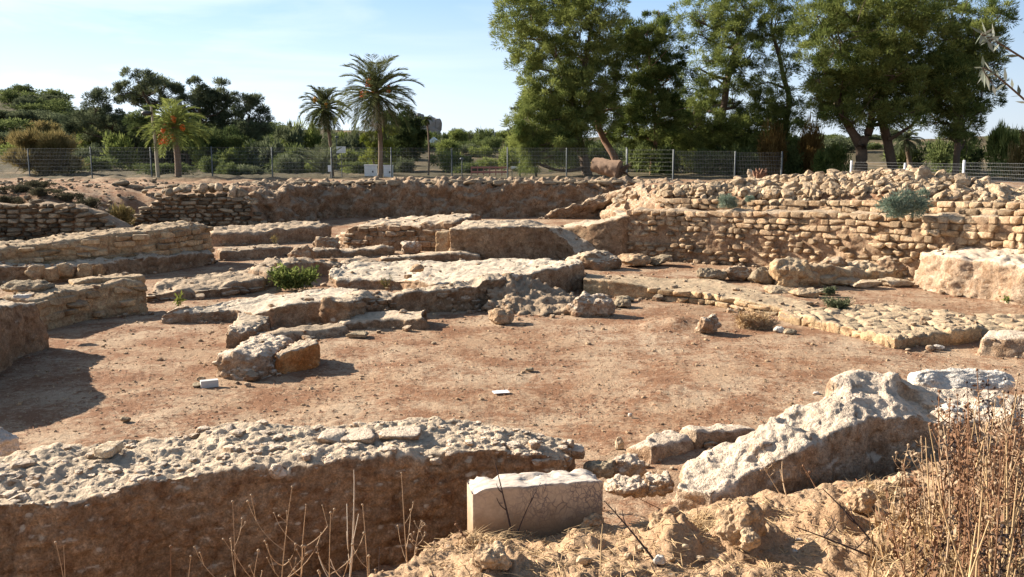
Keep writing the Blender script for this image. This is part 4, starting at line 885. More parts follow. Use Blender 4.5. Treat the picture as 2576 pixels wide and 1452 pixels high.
V, Q = blob(10, (.42, .3, .1), 4, .08, 1.5, 3, 345); o = mk('flat_slab', V, Q, None, M['grey'], True, origin=(0, 0, 0)); q = PY(2310, 450, 26.6); o.location = q; o.rotation_euler = (.5, .15, .3)
tag(o, 'large smooth grey slab on the right side of the rubble heap', 'slab')
stone_px('rock', 1880, 1894, 425, 450, M['pale'], 'upright pinkish stone standing at the back of the rubble heap', z=2.2, n=10, seed=114)
# spill of stones down the dirt ramp
r = np.random.RandomState(21)
SP = [stone_proto(k, 'spilled_stone', M['heap'], False, .16) for k in range(3)]
for k in range(26):
    px_, py_ = r.uniform(1545, 1650), 0; py_ = 462 + (1650 - px_) * .45 + r.uniform(-6, 18); zz_ = 1.75 - (1650 - px_) * .006
    q = P(px_, py_, zz_); o = SP[k] if k < 3 else dup(SP[k % 3], q)
    o.location = q; s_ = r.uniform(.6, 1.3); o.scale = (s_, s_, s_ * .8); o.rotation_euler = (r.uniform(-.5, .5), 0, r.uniform(0, 6))
    tag(o, 'pale stone spilled down the sunlit dirt ramp', 'loose stone', 'stones on the dirt ramp')

r = np.random.RandomState(61); sc_ = MB()
for k in range(1500):
    x = r.uniform(-27, -10.5); y = r.uniform(36, 50); 
    if sdist(np.array([x]), np.array([y]), PLAT)[0] < .3: continue
    V, Q = HS[r.randint(10)]; s_ = min(.2, .05 * math.exp(r.normal(0, .5))); th = r.uniform(0, 6); ca, sa = math.cos(th), math.sin(th)
    sc_.add(np.stack([V[:, 0] * ca - V[:, 1] * sa, V[:, 0] * sa + V[:, 1] * ca, V[:, 2] * .8], 1) * s_ + np.array([x, y, gz(x, y) - .02]), Q, None, r.uniform(-.9, .5))
tag(sc_.build('scree', M['grey'], smooth=False), 'grey scree strewn over the slope behind the dry stone walls', 'scree', kind='stuff')
# ------------------------------------------------------------------ fences
def wire_panel(A, B, z0, z1, vs, hs, rv=.0028, rh=.004, sag=0.0):
    mb = MB(); A, B = np.asarray(A, float), np.asarray(B, float); L_ = np.linalg.norm(B - A); t = (B - A) / L_
    if vs:
        for s in np.arange(vs / 2, L_, vs):
            p = A + t * s; V, Q = tube([[*p, z0], [*p, z1]], rv, 3); mb.add(V, Q)
    for z in hs:
        V, Q = tube([[*A, z], [*((A + B) / 2), z - sag], [*B, z]], rh, 3); mb.add(V, Q)
    return mb
def fence(name, label, posts, hgt, vs, nh, pr, mats, z_of=None, sag=0.0, gaps=()):
    root = empty(name, (*posts[0][:2], gz(*posts[0][:2])), label, 'fence')
    zs = [gz(*p) for p in posts]
    for k, p in enumerate(posts):
        h_ = hgt[k] if not np.isscalar(hgt) else hgt
        V, Q = tube([[*p, zs[k] - .3], [*p, zs[k] + h_ - .02], [*p, zs[k] + h_]], [pr, pr, pr * .6], 8); mb = MB(); mb.add(V, Q); child_of(mb, 'post', M[mats[0]], root)
    for k in range(len(posts) - 1):
        h_ = (hgt if np.isscalar(hgt) else min(hgt[k], hgt[k + 1])) - .04
        z0 = (zs[k] + zs[k + 1]) / 2
        child_of(wire_panel(posts[k], posts[k + 1], z0 + .03, z0 + h_, vs[k] if not np.isscalar(vs) else vs, np.linspace(z0 + .06, z0 + h_, nh), sag=sag), 'wire_panel', M[mats[1]], root)
FY = 57.0
fx = [-70, 75, 232, 382, 535, 686, 835, 985, 1137, 1277, 1425, 1575]
fence('wire_fence', 'long grey wire mesh fence on posts behind the earth cliff', [tuple(PY(x, 445, FY + .3 * math.sin(x))[:2]) for x in fx], 1.88, .09, 9, .042, ('post', 'wire'))
fx = [1577, 1693, 1848, 1965]
fence('wire_fence', 'shorter wire mesh fence behind the rubble heap, right of the felled log', [tuple(PY(x, 445, y)[:2]) for x, y in zip(fx, (56.5, 54, 53, 52.5))], [1.8, 1.75, 1.7, 1.6], [0, .09, .09], 8, .05, ('post', 'wire'))
fx = [(2140, 47), (2275, 43), (2423, 38), (2600, 34), (2760, 31)]
fence('wire_fence', 'wire fence with white posts beyond the right of the rubble heap', [tuple(PY(x, 445, y)[:2]) for x, y in fx], [1.15, 1.15, 1.22, 1.2, 1.2], [0, .11, .1, .1], 9, .055, ('whitepost', 'wire'))

# ------------------------------------------------------------------ foliage
def leaf_quads(c, d, ln, wd):
    r_ = np.random.RandomState(len(c)); d = d / (np.linalg.norm(d, axis=1, keepdims=True) + 1e-9)
    s = np.cross(d, r_.normal(size=d.shape)); s /= np.linalg.norm(s, axis=1, keepdims=True) + 1e-9
    ln, wd = ln[:, None], wd[:, None]
    V = np.stack([c, c + d * ln * .45 + s * wd * .5, c + d * ln, c + d * ln * .45 - s * wd * .5], 1).reshape(-1, 3)
    return V, np.arange(len(c) * 4).reshape(-1, 4)
def cloud(lobes, dens, ll, lw, cr, up, r, lim=70000, shell=.55, clump=1.7):
    """leaf sprays gathered in clumps inside ellipsoid lobes ((centre),(radii))"""
    C, D, T = [], [], []
    for c, rad in lobes:
        c, rad = np.asarray(c), np.asarray(rad); area = math.pi * rad[0] * rad[2]
        nc = max(8, int(area * clump * 2.6)); u = r.normal(size=(nc, 3)); u /= np.linalg.norm(u, axis=1, keepdims=True)
        rad_u = shell + (1 - shell) * r.rand(nc, 1) ** .5 * 1.05; rad_u[r.rand(nc) < .3] *= .6
        cc = c + u * rad_u * rad; per = max(6, int(area * dens / nc))
        for q in range(nc):
            k = int(per * r.uniform(.5, 1.5)); R_ = cr * r.uniform(.6, 1.35); g = r.normal(size=(k, 3)); g /= np.linalg.norm(g, axis=1, keepdims=True)
            g = g * (r.rand(k, 1) ** .45); pos = cc[q] + g * R_ * np.array([1.1, 1.1, .75])
            C.append(pos); D.append(g * .9 + u[q] * .5 + np.array([0, 0, up]) + r.normal(0, .35, (k, 3))); T.append(np.clip(r.normal(r.normal(0, .35), .28, k), -1, 1))
    C, D, T = np.concatenate(C), np.concatenate(D), np.concatenate(T)
    if len(C) > lim:
        s = r.choice(len(C), lim, False); C, D, T = C[s], D[s], T[s]
    k = len(C); V, Q = leaf_quads(C, D, ll * r.uniform(.6, 1.4, k), lw * r.uniform(.7, 1.3, k))
    return V, Q, np.repeat(T, 4)
def tree(name, label, cat, Y, trunks, lobes, dens, ll, lw, cr, up, leafm, bark, seed, group=None, lim=80000, depthf=.9, clump=1.7, fl=()):
    big = Y < 71 and ll < .27; lobes = [(a, b, c * (1.42 if big else 1.25), d * (1.42 if big else 1.25)) for a, b, c, d in lobes]; dens = dens * 1.55; lw = lw * .85; cr = cr * .85; lim = lim * (1.9 if big else 1)
    lim = int(lim)
    r = np.random.RandomState(seed); mb = MB()
    b = PY(trunks[0][0][0], trunks[0][0][1], Y); b[2] = gz(b[0], b[1])
    root = empty(name, b, label, cat, group)
    tips = []
    for tr in trunks:
        p = np.array([PY(a, c, Y + .4 * r.normal()) for a, c, _ in tr]); rad = np.array([k[2] for k in tr])
        if tr is trunks[0] or tr[0][1] > 385: p[0, 2] = gz(p[0, 0], p[0, 1]) - .2
        t = np.linspace(0, len(p) - 1, 5 * len(p)); pp = np.stack([np.interp(t, range(len(p)), p[:, k]) for k in range(3)], 1); pp[1:-1] += r.normal(0, .05, (len(pp) - 2, 3))
        for _ in range(2): pp[1:-1] = (pp[:-2] + pp[1:-1] + pp[2:]) / 3
        V, Q = tube(pp, np.interp(t, range(len(p)), rad), 8); mb.add(V, Q); tips.append((pp, np.interp(t, range(len(p)), rad)))
    L3 = []
    for qi, lb in enumerate(list(lobes) + list(fl)):
        y = Y + r.normal(0, 1.0) * lb[2] * Y / 2295 * depthf if qi < len(lobes) else Y - r.uniform(1.6, 2.6); c = PY(lb[0], lb[1], y); s = y / 2295; L3.append((c, (lb[2] * s, lb[2] * s * .9, lb[3] * s)))
        best = None
        for pp, rd in tips:
            dist = np.linalg.norm(pp - c, axis=1) + np.maximum(pp[:, 2] - c[2] + .6, 0) * 2; k = int(np.argmin(dist))
            if k > 1 and (best is None or dist[k] < best[0]): best = (dist[k], pp[k], rd[k])
        if best is None: best = (0, tips[0][0][-1], tips[0][1][-1])
        a = best[1]; mid = (a + c) / 2 + np.array([0, 0, -.15 * np.linalg.norm(c - a)]) + r.normal(0, .2, 3)
        br = bez(a, mid, c, 9); V, Q = tube(br, np.linspace(min(best[2] * .7, .16), .035, 9), 6); mb.add(V, Q)
        for _ in range(4):
            e = c + r.normal(0, .55, 3) * np.array(L3[-1][1]); k = r.randint(4, 9); V, Q = tube(bez(br[k], (br[k] + e) / 2 + r.normal(0, .15, 3), e, 6), np.linspace(.04, .012, 6), 4); mb.add(V, Q)
    child_of(mb, 'trunk', M[bark], root)
    V, Q, T = cloud(L3, dens, ll, lw, cr, up, r, lim, clump=clump)
    mc = MB(); mc.add(V, Q, None, T); child_of(mc, 'crown', M[leafm], root, smooth=False)
    return root
tree('tamarisk_tree', 'tall feathery tree with leaning trunk, leftmost of the big trees', 'tree', 63,
     [[(1480, 440, .36), (1462, 372, .32), (1447, 310, .3), (1438, 250, .26), (1425, 190, .2), (1395, 135, .15), (1340, 60, .09)], [(1438, 250, .2), (1470, 170, .16), (1490, 60, .1)]],
     [(1288, 40, 48, 42), (1345, 100, 52, 42), (1300, 85, 40, 34), (1395, 30, 55, 42), (1455, 50, 55, 50), (1505, 20, 50, 45), (1335, 160, 40, 30), (1400, 170, 55, 40), (1470, 140, 60, 48), (1515, 105, 36, 45), (1345, 205, 30, 26), (1380, 235, 50, 34), (1445, 240, 62, 40), (1360, 290, 45, 36), (1415, 310, 55, 34), (1470, 310, 48, 30), (1525, 190, 40, 42), (1420, -30, 80, 45), (1340, -5, 50, 35), (1505, -40, 50, 40), (1520, 250, 40, 40), (1320, 330, 34, 40), (1372, 350, 40, 34), (1430, 350, 36, 30), (1490, 280, 40, 34), (1345, 255, 34, 32)],
     620, .26, .05, .42, .35, 'leafA', 'bark', 401, fl=((1440, 200, 60, 46), (1400, 120, 50, 40), (1450, 275, 62, 46), (1380, 285, 52, 44), (1490, 225, 50, 44), (1430, 325, 52, 30), (1360, 330, 44, 40), (1330, 400, 26, 30)))
tree('tamarisk_tree', 'feathery tree with a bent reddish trunk beside the felled log', 'tree', 67,
     [[(1560, 438, .3), (1545, 395, .28), (1522, 352, .25), (1500, 312, .2), (1520, 250, .15)], [(1640, 430, .2), (1650, 330, .16), (1640, 200, .12), (1630, 110, .07)]],
     [(1575, 105, 34, 30), (1625, 85, 42, 32), (1662, 135, 42, 42), (1600, 165, 55, 42), (1685, 200, 34, 42), (1632, 235, 55, 42), (1578, 265, 50, 40), (1660, 285, 48, 40), (1600, 325, 55, 32), (1545, 300, 40, 36), (1690, 290, 25, 36), (1645, 55, 20, 18)],
     560, .26, .05, .42, .3, 'leafA', 'bark_warm', 402)
tree('tamarisk_tree', 'open dark tree with sky showing through between the big trees', 'tree', 70,
     [[(1800, 440, .3), (1808, 335, .28), (1825, 240, .24), (1850, 120, .18), (1880, 30, .1)], [(1960, 440, .26), (1975, 330, .22), (1985, 240, .2), (1960, 150, .16), (1940, 60, .1)]],
     [(1735, 40, 34, 28), (1790, 15, 45, 34), (1765, 88, 38, 28), (1850, 25, 42, 34), (1830, 95, 45, 30), (1905, 60, 42, 38), (1890, 135, 45, 34), (1960, 45, 38, 34), (1965, 105, 36, 30), (1755, 168, 40, 30), (1820, 195, 55, 34), (1740, 258, 45, 40), (1800, 280, 55, 42), (1870, 250, 55, 42), (1930, 205, 34, 28), (1725, 320, 42, 38), (1700, 300, 42, 42), (1690, 360, 42, 40), (1760, 380, 50, 30), (1900, 370, 50, 34), (2000, 350, 34, 40), (2010, 385, 40, 30), (1785, 350, 55, 36), (1855, 325, 55, 38), (1915, 300, 42, 36), (1960, 335, 36, 36), (1850, -30, 80, 30), (1960, -20, 60, 30), (2000, 60, 26, 26)],
     560, .25, .05, .38, .2, 'leafA', 'bark', 403, fl=((1830, 150, 50, 42), (1850, 60, 46, 34), (1975, 170, 36, 36), (1980, 270, 46, 44), (1810, 310, 60, 46), (1950, 250, 50, 44), (1740, 300, 46, 46), (1890, 330, 60, 44)))
tree('tamarisk_tree', 'largest broad tree with forked dark trunks at the right', 'tree', 58,
     [[(2168, 425, .42), (2168, 372, .36), (2150, 342, .28), (2126, 305, .2), (2110, 250, .14)], [(2168, 372, .3), (2190, 320, .26), (2197, 270, .2), (2180, 190, .15)], [(2252, 415, .34), (2234, 352, .3), (2215, 290, .26), (2230, 220, .2), (2260, 120, .16)], [(2234, 352, .12), (2290, 320, .1), (2330, 270, .08)], [(2405, 420, .22), (2412, 340, .2), (2420, 250, .17), (2430, 140, .1)]],
     [(2055, 40, 48, 42), (2110, 90, 60, 50), (2060, 128, 40, 36), (2160, 30, 70, 50), (2230, 70, 70, 60), (2090, 190, 50, 42), (2170, 160, 70, 52), (2260, 170, 70, 52), (2100, 255, 42, 34), (2170, 245, 60, 38), (2250, 255, 55, 34), (2320, 100, 70, 70), (2330, 215, 60, 52), (2400, 60, 60, 50), (2465, 60, 42, 38), (2420, 150, 60, 50), (2480, 165, 34, 34), (2512, 45, 26, 34), (2410, 240, 52, 44), (2470, 245, 38, 34), (2400, 305, 32, 32), (2445, 305, 26, 32), (2340, 285, 45, 26), (2140, 312, 24, 18), (2200, -40, 120, 45), (2380, -30, 90, 40), (2490, 110, 30, 26), (2385, 345, 18, 18), (2430, 350, 20, 22), (2300, 40, 60, 50), (2350, 150, 60, 50), (2210, 120, 60, 50), (2120, 30, 60, 50), (2120, 220, 45, 40), (2290, 240, 45, 40), (2380, 200, 50, 40), (2450, 110, 50, 44), (2370, 260, 40, 34), (2050, 240, 26, 26)],
     640, .25, .048, .4, .35, 'leafA', 'bark', 404, lim=120000, fl=((2110, 285, 60, 42), (2170, 282, 60, 40), (2230, 280, 60, 40), (2290, 285, 56, 40), (2180, 200, 70, 56), (2250, 190, 70, 56), (2120, 200, 56, 50), (2410, 200, 60, 56), (2420, 290, 46, 46), (2060, 200, 36, 40)))
tree('drooping_shrub', 'pale drooping feathery shrub hanging at the left foot of the big trees', 'shrub', 60,
     [[(1350, 438, .08), (1345, 400, .06), (1340, 330, .04)]], [(1318, 300, 16, 36), (1325, 345, 22, 42), (1350, 365, 26, 40), (1392, 365, 22, 42), (1330, 395, 24, 26), (1420, 370, 20, 30)], 900, .34, .03, .36, -.9, 'leafY' if 0 else 'leafA', 'bark', 405)
G = 'grey green trees behind the fence at left'
tree('windblown_tree', 'windblown tree leaning far left, trunk slanting behind the fence', 'tree', 85, [[(402, 428, .2), (335, 362, .18), (275, 322, .14), (235, 290, .09)]], [(250, 258, 32, 26), (222, 306, 40, 18), (290, 308, 42, 22), (198, 328, 26, 16), (268, 342, 36, 17), (330, 350, 38, 22)], 420, .3, .07, .45, .2, 'leafG', 'bark', 411)
tree('windblown_tree', 'tallest of the grey green trees, behind the leaning pole', 'tree', 88, [[(440, 430, .22), (412, 345, .2), (382, 275, .16), (350, 215, .1)]], [(345, 198, 30, 20), (320, 225, 26, 16), (380, 213, 28, 18), (418, 215, 30, 20), (330, 252, 28, 15), (430, 242, 26, 22), (388, 252, 32, 20)], 380, .3, .07, .42, .2, 'leafG', 'bark', 412)
tree('windblown_tree', 'round headed tree right of the orange fruited palm', 'tree', 86, [[(525, 430, .22), (512, 345, .18), (500, 270, .12)]], [(495, 225, 24, 20), (530, 250, 32, 24), (480, 270, 36, 24), (556, 230, 24, 22), (570, 268, 32, 24), (520, 300, 46, 26)], 420, .3, .07, .42, .2, 'leafG', 'bark', 413)
tree('windblown_tree', 'dark tree at the right end of the left grove', 'tree', 84, [[(600, 432, .2), (612, 352, .16), (628, 290, .1)]], [(615, 258, 28, 22), (645, 290, 26, 20), (590, 310, 42, 24), (640, 330, 36, 22), (668, 312, 14, 12), (600, 350, 46, 22)], 460, .3, .07, .42, .2, 'leafG', 'bark', 414)
tree('windblown_tree', 'low dense dark tree filling the middle of the left grove', 'tree', 82, [[(480, 432, .2), (470, 390, .16), (460, 350, .1)]], [(380, 310, 45, 26), (440, 320, 50, 30), (500, 350, 55, 28), (560, 362, 55, 28), (420, 368, 45, 22), (625, 375, 45, 26)], 480, .3, .07, .45, .1, 'leafB', 'bark', 415)
tree('dense_tree', 'dense dark evergreen just right of the tall palm', 'tree', 78, [[(1020, 432, .2), (1015, 380, .16), (1015, 320, .1)]], [(1010, 298, 22, 26), (1032, 318, 26, 30), (1000, 342, 32, 32), (1042, 352, 22, 30), (1010, 385, 36, 28), (985, 312, 16, 20)], 620, .28, .07, .4, .2, 'leafB', 'bark', 416)
tree('sapling', 'yellow green sapling behind the foot of the tall palm', 'tree', 66, [[(962, 436, .06), (960, 390, .05), (965, 350, .03)]], [(968, 345, 17, 22), (938, 402, 18, 16), (958, 382, 18, 24), (930, 356, 11, 18), (978, 395, 10, 18)], 500, .2, .08, .3, .1, 'leafY', 'bark', 417)
tree('reed_clump', 'yellowing tall reeds behind the fence at far left', 'reeds', 66, [[(100, 440, .05), (102, 400, .04), (105, 370, .02)]], [(60, 380, 40, 26), (110, 370, 45, 28), (150, 395, 35, 24), (50, 415, 40, 20), (110, 415, 50, 22), (165, 420, 26, 18)], 620, .55, .05, .4, .9, 'leafR', 'bark', 418)
# bushes
BP = {}
def bush_proto(mat, seed):
    r = np.random.RandomState(seed); lb = [((r.uniform(-.55, .55), r.uniform(-.5, .5), r.uniform(.25, .62)), (r.uniform(.35, .5), r.uniform(.35, .5), r.uniform(.25, .38))) for _ in range(7)]
    V, Q, T = cloud(lb, 1150, .15, .042, .2, .3, r, 5200, clump=9); V[:, 2] = np.maximum(V[:, 2], -.02)
    return V, Q, T
def bush(px, py, rx, ry, Y, mat, label, name='scrub_bush', cat='bush', group=None, rz=0.0, top=None):
    key = (mat, rnd.randint(0, 2)); q = PY(px, py, Y); z0 = gz(q[0], q[1]); top = PY(px, py - ry, Y)[2] if top is None else z0 + top; s = rx * Y / 2295; h_ = max(.4, top - z0)
    if key not in BP:
        V, Q, T = bush_proto(mat, 500 + len(BP)); BP[key] = o = mk(name, V, Q, None, M[mat], False, T, origin=(0, 0, 0))
    else:
        o = BP[key].copy(); COL.objects.link(o); o.name = name
        for kx in ('group',):
            if kx in o: del o[kx]
    o.location = (q[0], q[1], z0 - .05); o.scale = (s, s, h_); o.rotation_euler = (0, 0, rnd.uniform(0, 6.28))
    return tag(o, label, cat, group)
for px_, py_, rx, ry, Y, mt in ((1640, 385, 62, 75, 74, 'leafB'), (1700, 372, 60, 80, 76, 'leafB'), (1760, 395, 62, 75, 72, 'leafB'), (1830, 385, 66, 85, 74, 'leafB'), (1890, 392, 60, 85, 72, 'leafB'), (1950, 390, 60, 72, 74, 'leafB'), (2015, 395, 50, 60, 72, 'leafB'), (2060, 398, 40, 40, 70, 'leafB'), (1590, 395, 45, 60, 76, 'leafB'), (1500, 405, 45, 60, 78, 'leafB'), (1430, 405, 45, 60, 78, 'leafB'), (1670, 400, 50, 45, 66, 'leafB'), (1790, 405, 55, 42, 66, 'leafB'), (1870, 405, 55, 45, 66, 'leafB'), (1985, 405, 50, 45, 66, 'leafB')):
    bush(px_, py_, rx, ry, Y, mt, 'dark leafy bush in the undergrowth below the big trees', 'dark_bush', group='dark undergrowth bushes')
for px_, py_, rx, ry, Y, mt, lab in ((2042, 330, 30, 40, 66, 'leafRust', 'rust tinged bush in the gap beside the broad tree'), (1945, 372, 40, 66, 64, 'leafRust', 'tall rust tinged bush under the open dark tree'), (2112, 388, 36, 38, 66, 'leafA', 'green bush in front of the gap left of the forked trunks'), (2068, 395, 26, 26, 60, 'leafA', 'light green low bush behind the middle of the rubble heap'),
    (2300, 392, 62, 42, 76, 'leafB', 'dark bush right of the forked trunks'), (2375, 388, 60, 45, 72, 'leafB', 'dark bush behind the nearest white fence post'), (2450, 392, 58, 50, 66, 'leafB', 'dark bush left of the tall one at the right edge'), (2525, 362, 48, 68, 62, 'leafA', 'tall green bush near the right edge'), (2570, 388, 40, 58, 52, 'leafR', 'pale yellowish bush cut by the right edge'),
    (722, 345, 46, 40, 92, 'leafG', 'olive green bush left of the smaller palm'), (770, 340, 42, 40, 95, 'leafA', 'bush behind the smaller palm'), (700, 395, 52, 32, 76, 'leafG', 'broad dark bush behind the fence left of the young palm'), (745, 392, 46, 34, 74, 'leafB', 'dark bush behind the young palm'), (855, 372, 46, 36, 84, 'leafG', 'rounded bush between the two taller palms'), (905, 352, 40, 34, 90, 'leafG', 'bush left of the yellow green sapling'), (880, 402, 40, 32, 74, 'leafA', 'low bush behind the white sign board'),
    (1120, 404, 48, 28, 76, 'leafA', 'broad green bush beyond the fence right of the dead palm'), (1170, 410, 34, 22, 74, 'leafB', 'dark low bush left of the sandy track'), (1288, 400, 42, 30, 78, 'leafA', 'rounded bush right of the sandy track'), (1325, 408, 30, 26, 74, 'leafB', 'dark bush at the foot of the drooping shrub'), (310, 518, 34, 14, 38.5, 'leafR', 'dry pale shrub between the two dry stone walls'),
    (1400, 395, 60, 40, 88, 'leafB', 'dark bush behind the leaning trunk')):
    bush(px_, py_, rx, ry, Y, mt, lab, 'bush')
for px_, py_, rx, ry, Y, lab, sd in ((2288, 512, 72, 34, 23.1, 'large grey green caper bush growing on the upper courses of the curved wall', 571), (1826, 503, 34, 19, 27.3, 'small grey green caper bush on the left part of the curved wall', 572), (1884, 500, 18, 9, 27.0, 'tiny caper tuft next to the small caper bush', 573)):
    V, Q, T = bush_proto('leafC', sd); q = PY(px_, py_ + ry, Y); s_ = Y / 2295
    o = mk('caper_bush', V, Q, None, M['leafC'], False, T, origin=(0, 0, 0)); o.location = q; o.scale = (rx * s_, rx * s_ * .6, 2 * ry * s_); tag(o, lab, 'bush')
for k, (px_, rx) in enumerate(((1110, 22), (1150, 30), (1190, 32), (1225, 30), (1258, 26), (1290, 24), (1330, 26), (1080, 24))):
    bush(px_, 350, rx * 1.15, 22 + (k * 7) % 12, 130 + 6 * (k % 3), ('leafB', 'leafA', 'leafG')[k % 3], 'far tree-like bush in the line on the skyline left of the big trees', 'far_bush', group='bushes on the far skyline')
r = np.random.RandomState(77)
for k in range(150):
    px_ = r.uniform(-60, 720) if k < 105 else r.uniform(1000, 2600); Y = r.uniform(80, 168) if k < 105 else r.uniform(95, 168)
    x_ = (px_ - 1288) / 2295 * Y; z0 = gz(x_, Y); py_ = 385 - (z0 - H) / Y * 2295; ry = r.uniform(.7, 1.9) * 2295 / Y
    bush(px_, py_ - ry * .1, r.uniform(1.5, 4.2) * 2295 / Y, ry, Y, ('leafB', 'leafG', 'leafG', 'leafR' if Y < 110 and px_ < 300 else 'leafB')[k % 4], 'low rounded scrub bush dotting the far hillside', 'hillside_shrub', group='scrub on the hillside')
for k in range(34):
    px_ = r.uniform(-40, 1230); Y = r.uniform(64, 100); bush(px_, 0, r.uniform(1.0, 2.6) * 2295 / Y, 0, Y, ('leafB', 'leafG', 'leafA', 'leafB')[k % 4], 'scattered green bush on the flat ground behind the fence', 'fence_bush', group='bushes scattered behind the fence', top=r.uniform(.7, 1.7))
for px_, py_, rx, ry, Y in ((40, 478, 46, 16, 40), (110, 486, 40, 14, 39), (175, 492, 36, 12, 39), (20, 498, 34, 12, 38), (225, 500, 30, 10, 38.5), (90, 462, 40, 12, 43), (600, 470, 30, 10, 47)):
    bush(px_, py_, rx, ry, Y, 'leafD', 'low grey brush growing on the scree slope behind the dry stone walls', 'low_brush', group='low brush on the scree slope')
for k in range(22):
    px_ = 640 + k * 30 + r.uniform(-14, 14); Y = r.uniform(96, 128); bush(px_, 0, r.uniform(26, 48), 0, Y, ('leafG', 'leafA', 'leafB')[k % 3], 'bushy green tree in the belt between the left grove and the big trees', 'belt_tree', 'tree', 'trees of the green belt', top=H - gz((px_ - 1288) / 2295 * Y, Y) + (385 - np.interp(px_, RIDGE_A[:, 0], RIDGE_A[:, 1]) + r.uniform(-14, 14)) / 2295 * Y)
for k in range(16):
    px_ = 180 + k * 34 + r.uniform(-14, 14); Y = r.uniform(74, 92); bush(px_, 0, r.uniform(30, 55), 0, Y, ('leafG', 'leafA')[k % 2], 'leafy mid green bush filling the foot of the left grove', 'grove_bush', 'bush', 'bushes at the foot of the left grove', top=r.uniform(1.8, 3.2))
# palms
def fronds(c, n, L_, e0, e1, r, nl=46, droop=1.3, wl=.3, lw=.035):
    C, D, LN, WD, T = [], [], [], [], []; mb = MB()
    for k in range(n):
        f = k / (n - 1); e = R(e0 + (e1 - e0) * f + r.normal(0, 5)); az = k * 2.39996 + r.normal(0, .15); Lk = L_ * r.uniform(.85, 1.1) * (1 - .15 * abs(f - .5))
        h = np.array([math.cos(az), math.sin(az), 0]); t = np.linspace(0, 1, 14); pit = e - R(55) * droop * t ** 1.6 * (1.0 if f < .6 else .7)
        st = Lk / 13; p = np.concatenate([[np.zeros(3)], np.cumsum(np.stack([h[0] * np.cos(pit), h[1] * np.cos(pit), np.sin(pit)], 1)[:-1] * st, 0)]) + c
        V, Q = tube(p, np.linspace(.035, .008, 14), 4); mb.add(V, Q, None, .5)
        s = np.linspace(.12, .99, nl); q = np.stack([np.interp(s, t, p[:, j]) for j in range(3)], 1); tg = np.stack([np.cos(np.interp(s, t, pit)) * h[0], np.cos(np.interp(s, t, pit)) * h[1], np.sin(np.interp(s, t, pit))], 1)
        side = np.array([-h[1], h[0], 0]); ln = Lk * wl * np.sin(np.pi * (.1 + .82 * s)) ** .7; tt = r.normal(-.2 if f > .7 else .1, .25)
        for sg in (1, -1):
            C.append(q); D.append(tg * .75 + side * sg * .75 + np.cross(side, tg) * -.25 + r.normal(0, .08, (nl, 3)) + np.array([0, 0, -.12])); LN.append(ln * r.uniform(.85, 1.1, nl)); WD.append(np.full(nl, lw)); T.append(np.clip(r.normal(tt, .2, nl), -1, 1))
    V, Q = leaf_quads(np.concatenate(C), np.concatenate(D), np.concatenate(LN), np.concatenate(WD)); mb.add(V, Q, None, np.repeat(np.concatenate(T), 4))
    return mb
def palm(label, b, c, Y, Lpx, n, tr, seed, e=(88, -60), dates=(), dmat='dates', leaf='leafP', name='date_palm', wl=.3, droop=1.3):
    r = np.random.RandomState(seed); B = PY(*b, Y); B[2] = gz(B[0], B[1]); Cc = PY(*c, Y); root = empty(name, B, label, 'palm'); s = Y / 2295
    if tr:
        p = bez(B - np.array([0, 0, .2]), (B + Cc) / 2 + np.array([.06 * (Cc[2] - B[2]), 0, 0]), Cc + np.array([0, 0, .05]), 40); rad = np.interp(np.linspace(0, 1, 40), [0, .1, .85, 1], [tr * 1.25, tr, tr * .95, tr * 1.35]) * (1 + .1 * (np.arange(40) % 2))
        V, Q = tube(p, rad, 9); mb = MB(); mb.add(V, Q); child_of(mb, 'trunk', M['palmbark'], root)
    child_of(fronds(Cc, n, Lpx * s, e[0], e[1], r, wl=wl, droop=droop), 'crown', M[leaf], root, smooth=False)
    if tr and Lpx > 60 and n > 40 and e[1] < -50: child_of(fronds(Cc - np.array([0, 0, .1]), 12, Lpx * s * .8, -55, -84, r, wl=.22, nl=26, droop=.25), 'dead_fronds', M['wood'], root, smooth=False)
    for dx, dy, rr_ in dates:
        mb = MB(); q = Cc + np.array([dx * s, -.35 - .2 * r.rand(), -dy * s])
        for _ in range(70):
            V, Q = cube_sphere(2); g = r.normal(size=3); g /= np.linalg.norm(g); V = V / np.linalg.norm(V, axis=1, keepdims=True) * .036 + q + g * r.rand() ** .5 * rr_ * s * np.array([.9, .8, 1.35]); mb.add(V, Q, None, r.uniform(-.6, .6))
        V, Q = tube(bez(Cc, (Cc + q) / 2 + np.array([0, 0, .25]), q, 6), .02, 4); mb.add(V, Q, None, -.3)
        child_of(mb, 'date_cluster', M[dmat], root)
    return root
palm('tallest palm with drooping fronds and red date clusters', (955, 442), (945, 235), 58, 118, 58, .145, 601, dates=((-12, -22, 12), (-30, 2, 9), (35, -8, 7)))
palm('smaller palm left of the tallest one, with yellow dates', (836, 442), (815, 272), 63, 68, 46, .11, 602, dates=((-18, -18, 7), (10, -6, 5)), dmat='datesy', wl=.34)
palm('short leafy palm with bright orange date clusters by the leaning pole', (448, 444), (436, 322), 58.5, 92, 44, .2, 603, e=(88, -35), dates=((-14, -8, 7), (8, -20, 8), (30, 0, 7), (-26, 28, 10), (-12, 32, 9), (2, 24, 7), (-18, 6, 6)), leaf='leafA', droop=1.5)
palm('young trunkless palm behind the fence', (812, 444), (812, 438), 60, 88, 20, 0, 604, e=(85, 30), leaf='leafG', name='young_palm', droop=.8)
palm('grey palm half hidden behind the forked trunks', (2290, 430), (2278, 352), 75, 52, 34, .2, 605, e=(80, -45), leaf='leafG')
palm('thin bare palm pole with a tiny withered crown', (1077, 442), (1073, 300), 64, 17, 16, .06, 606, e=(60, -60), leaf='leafB', name='dead_palm')

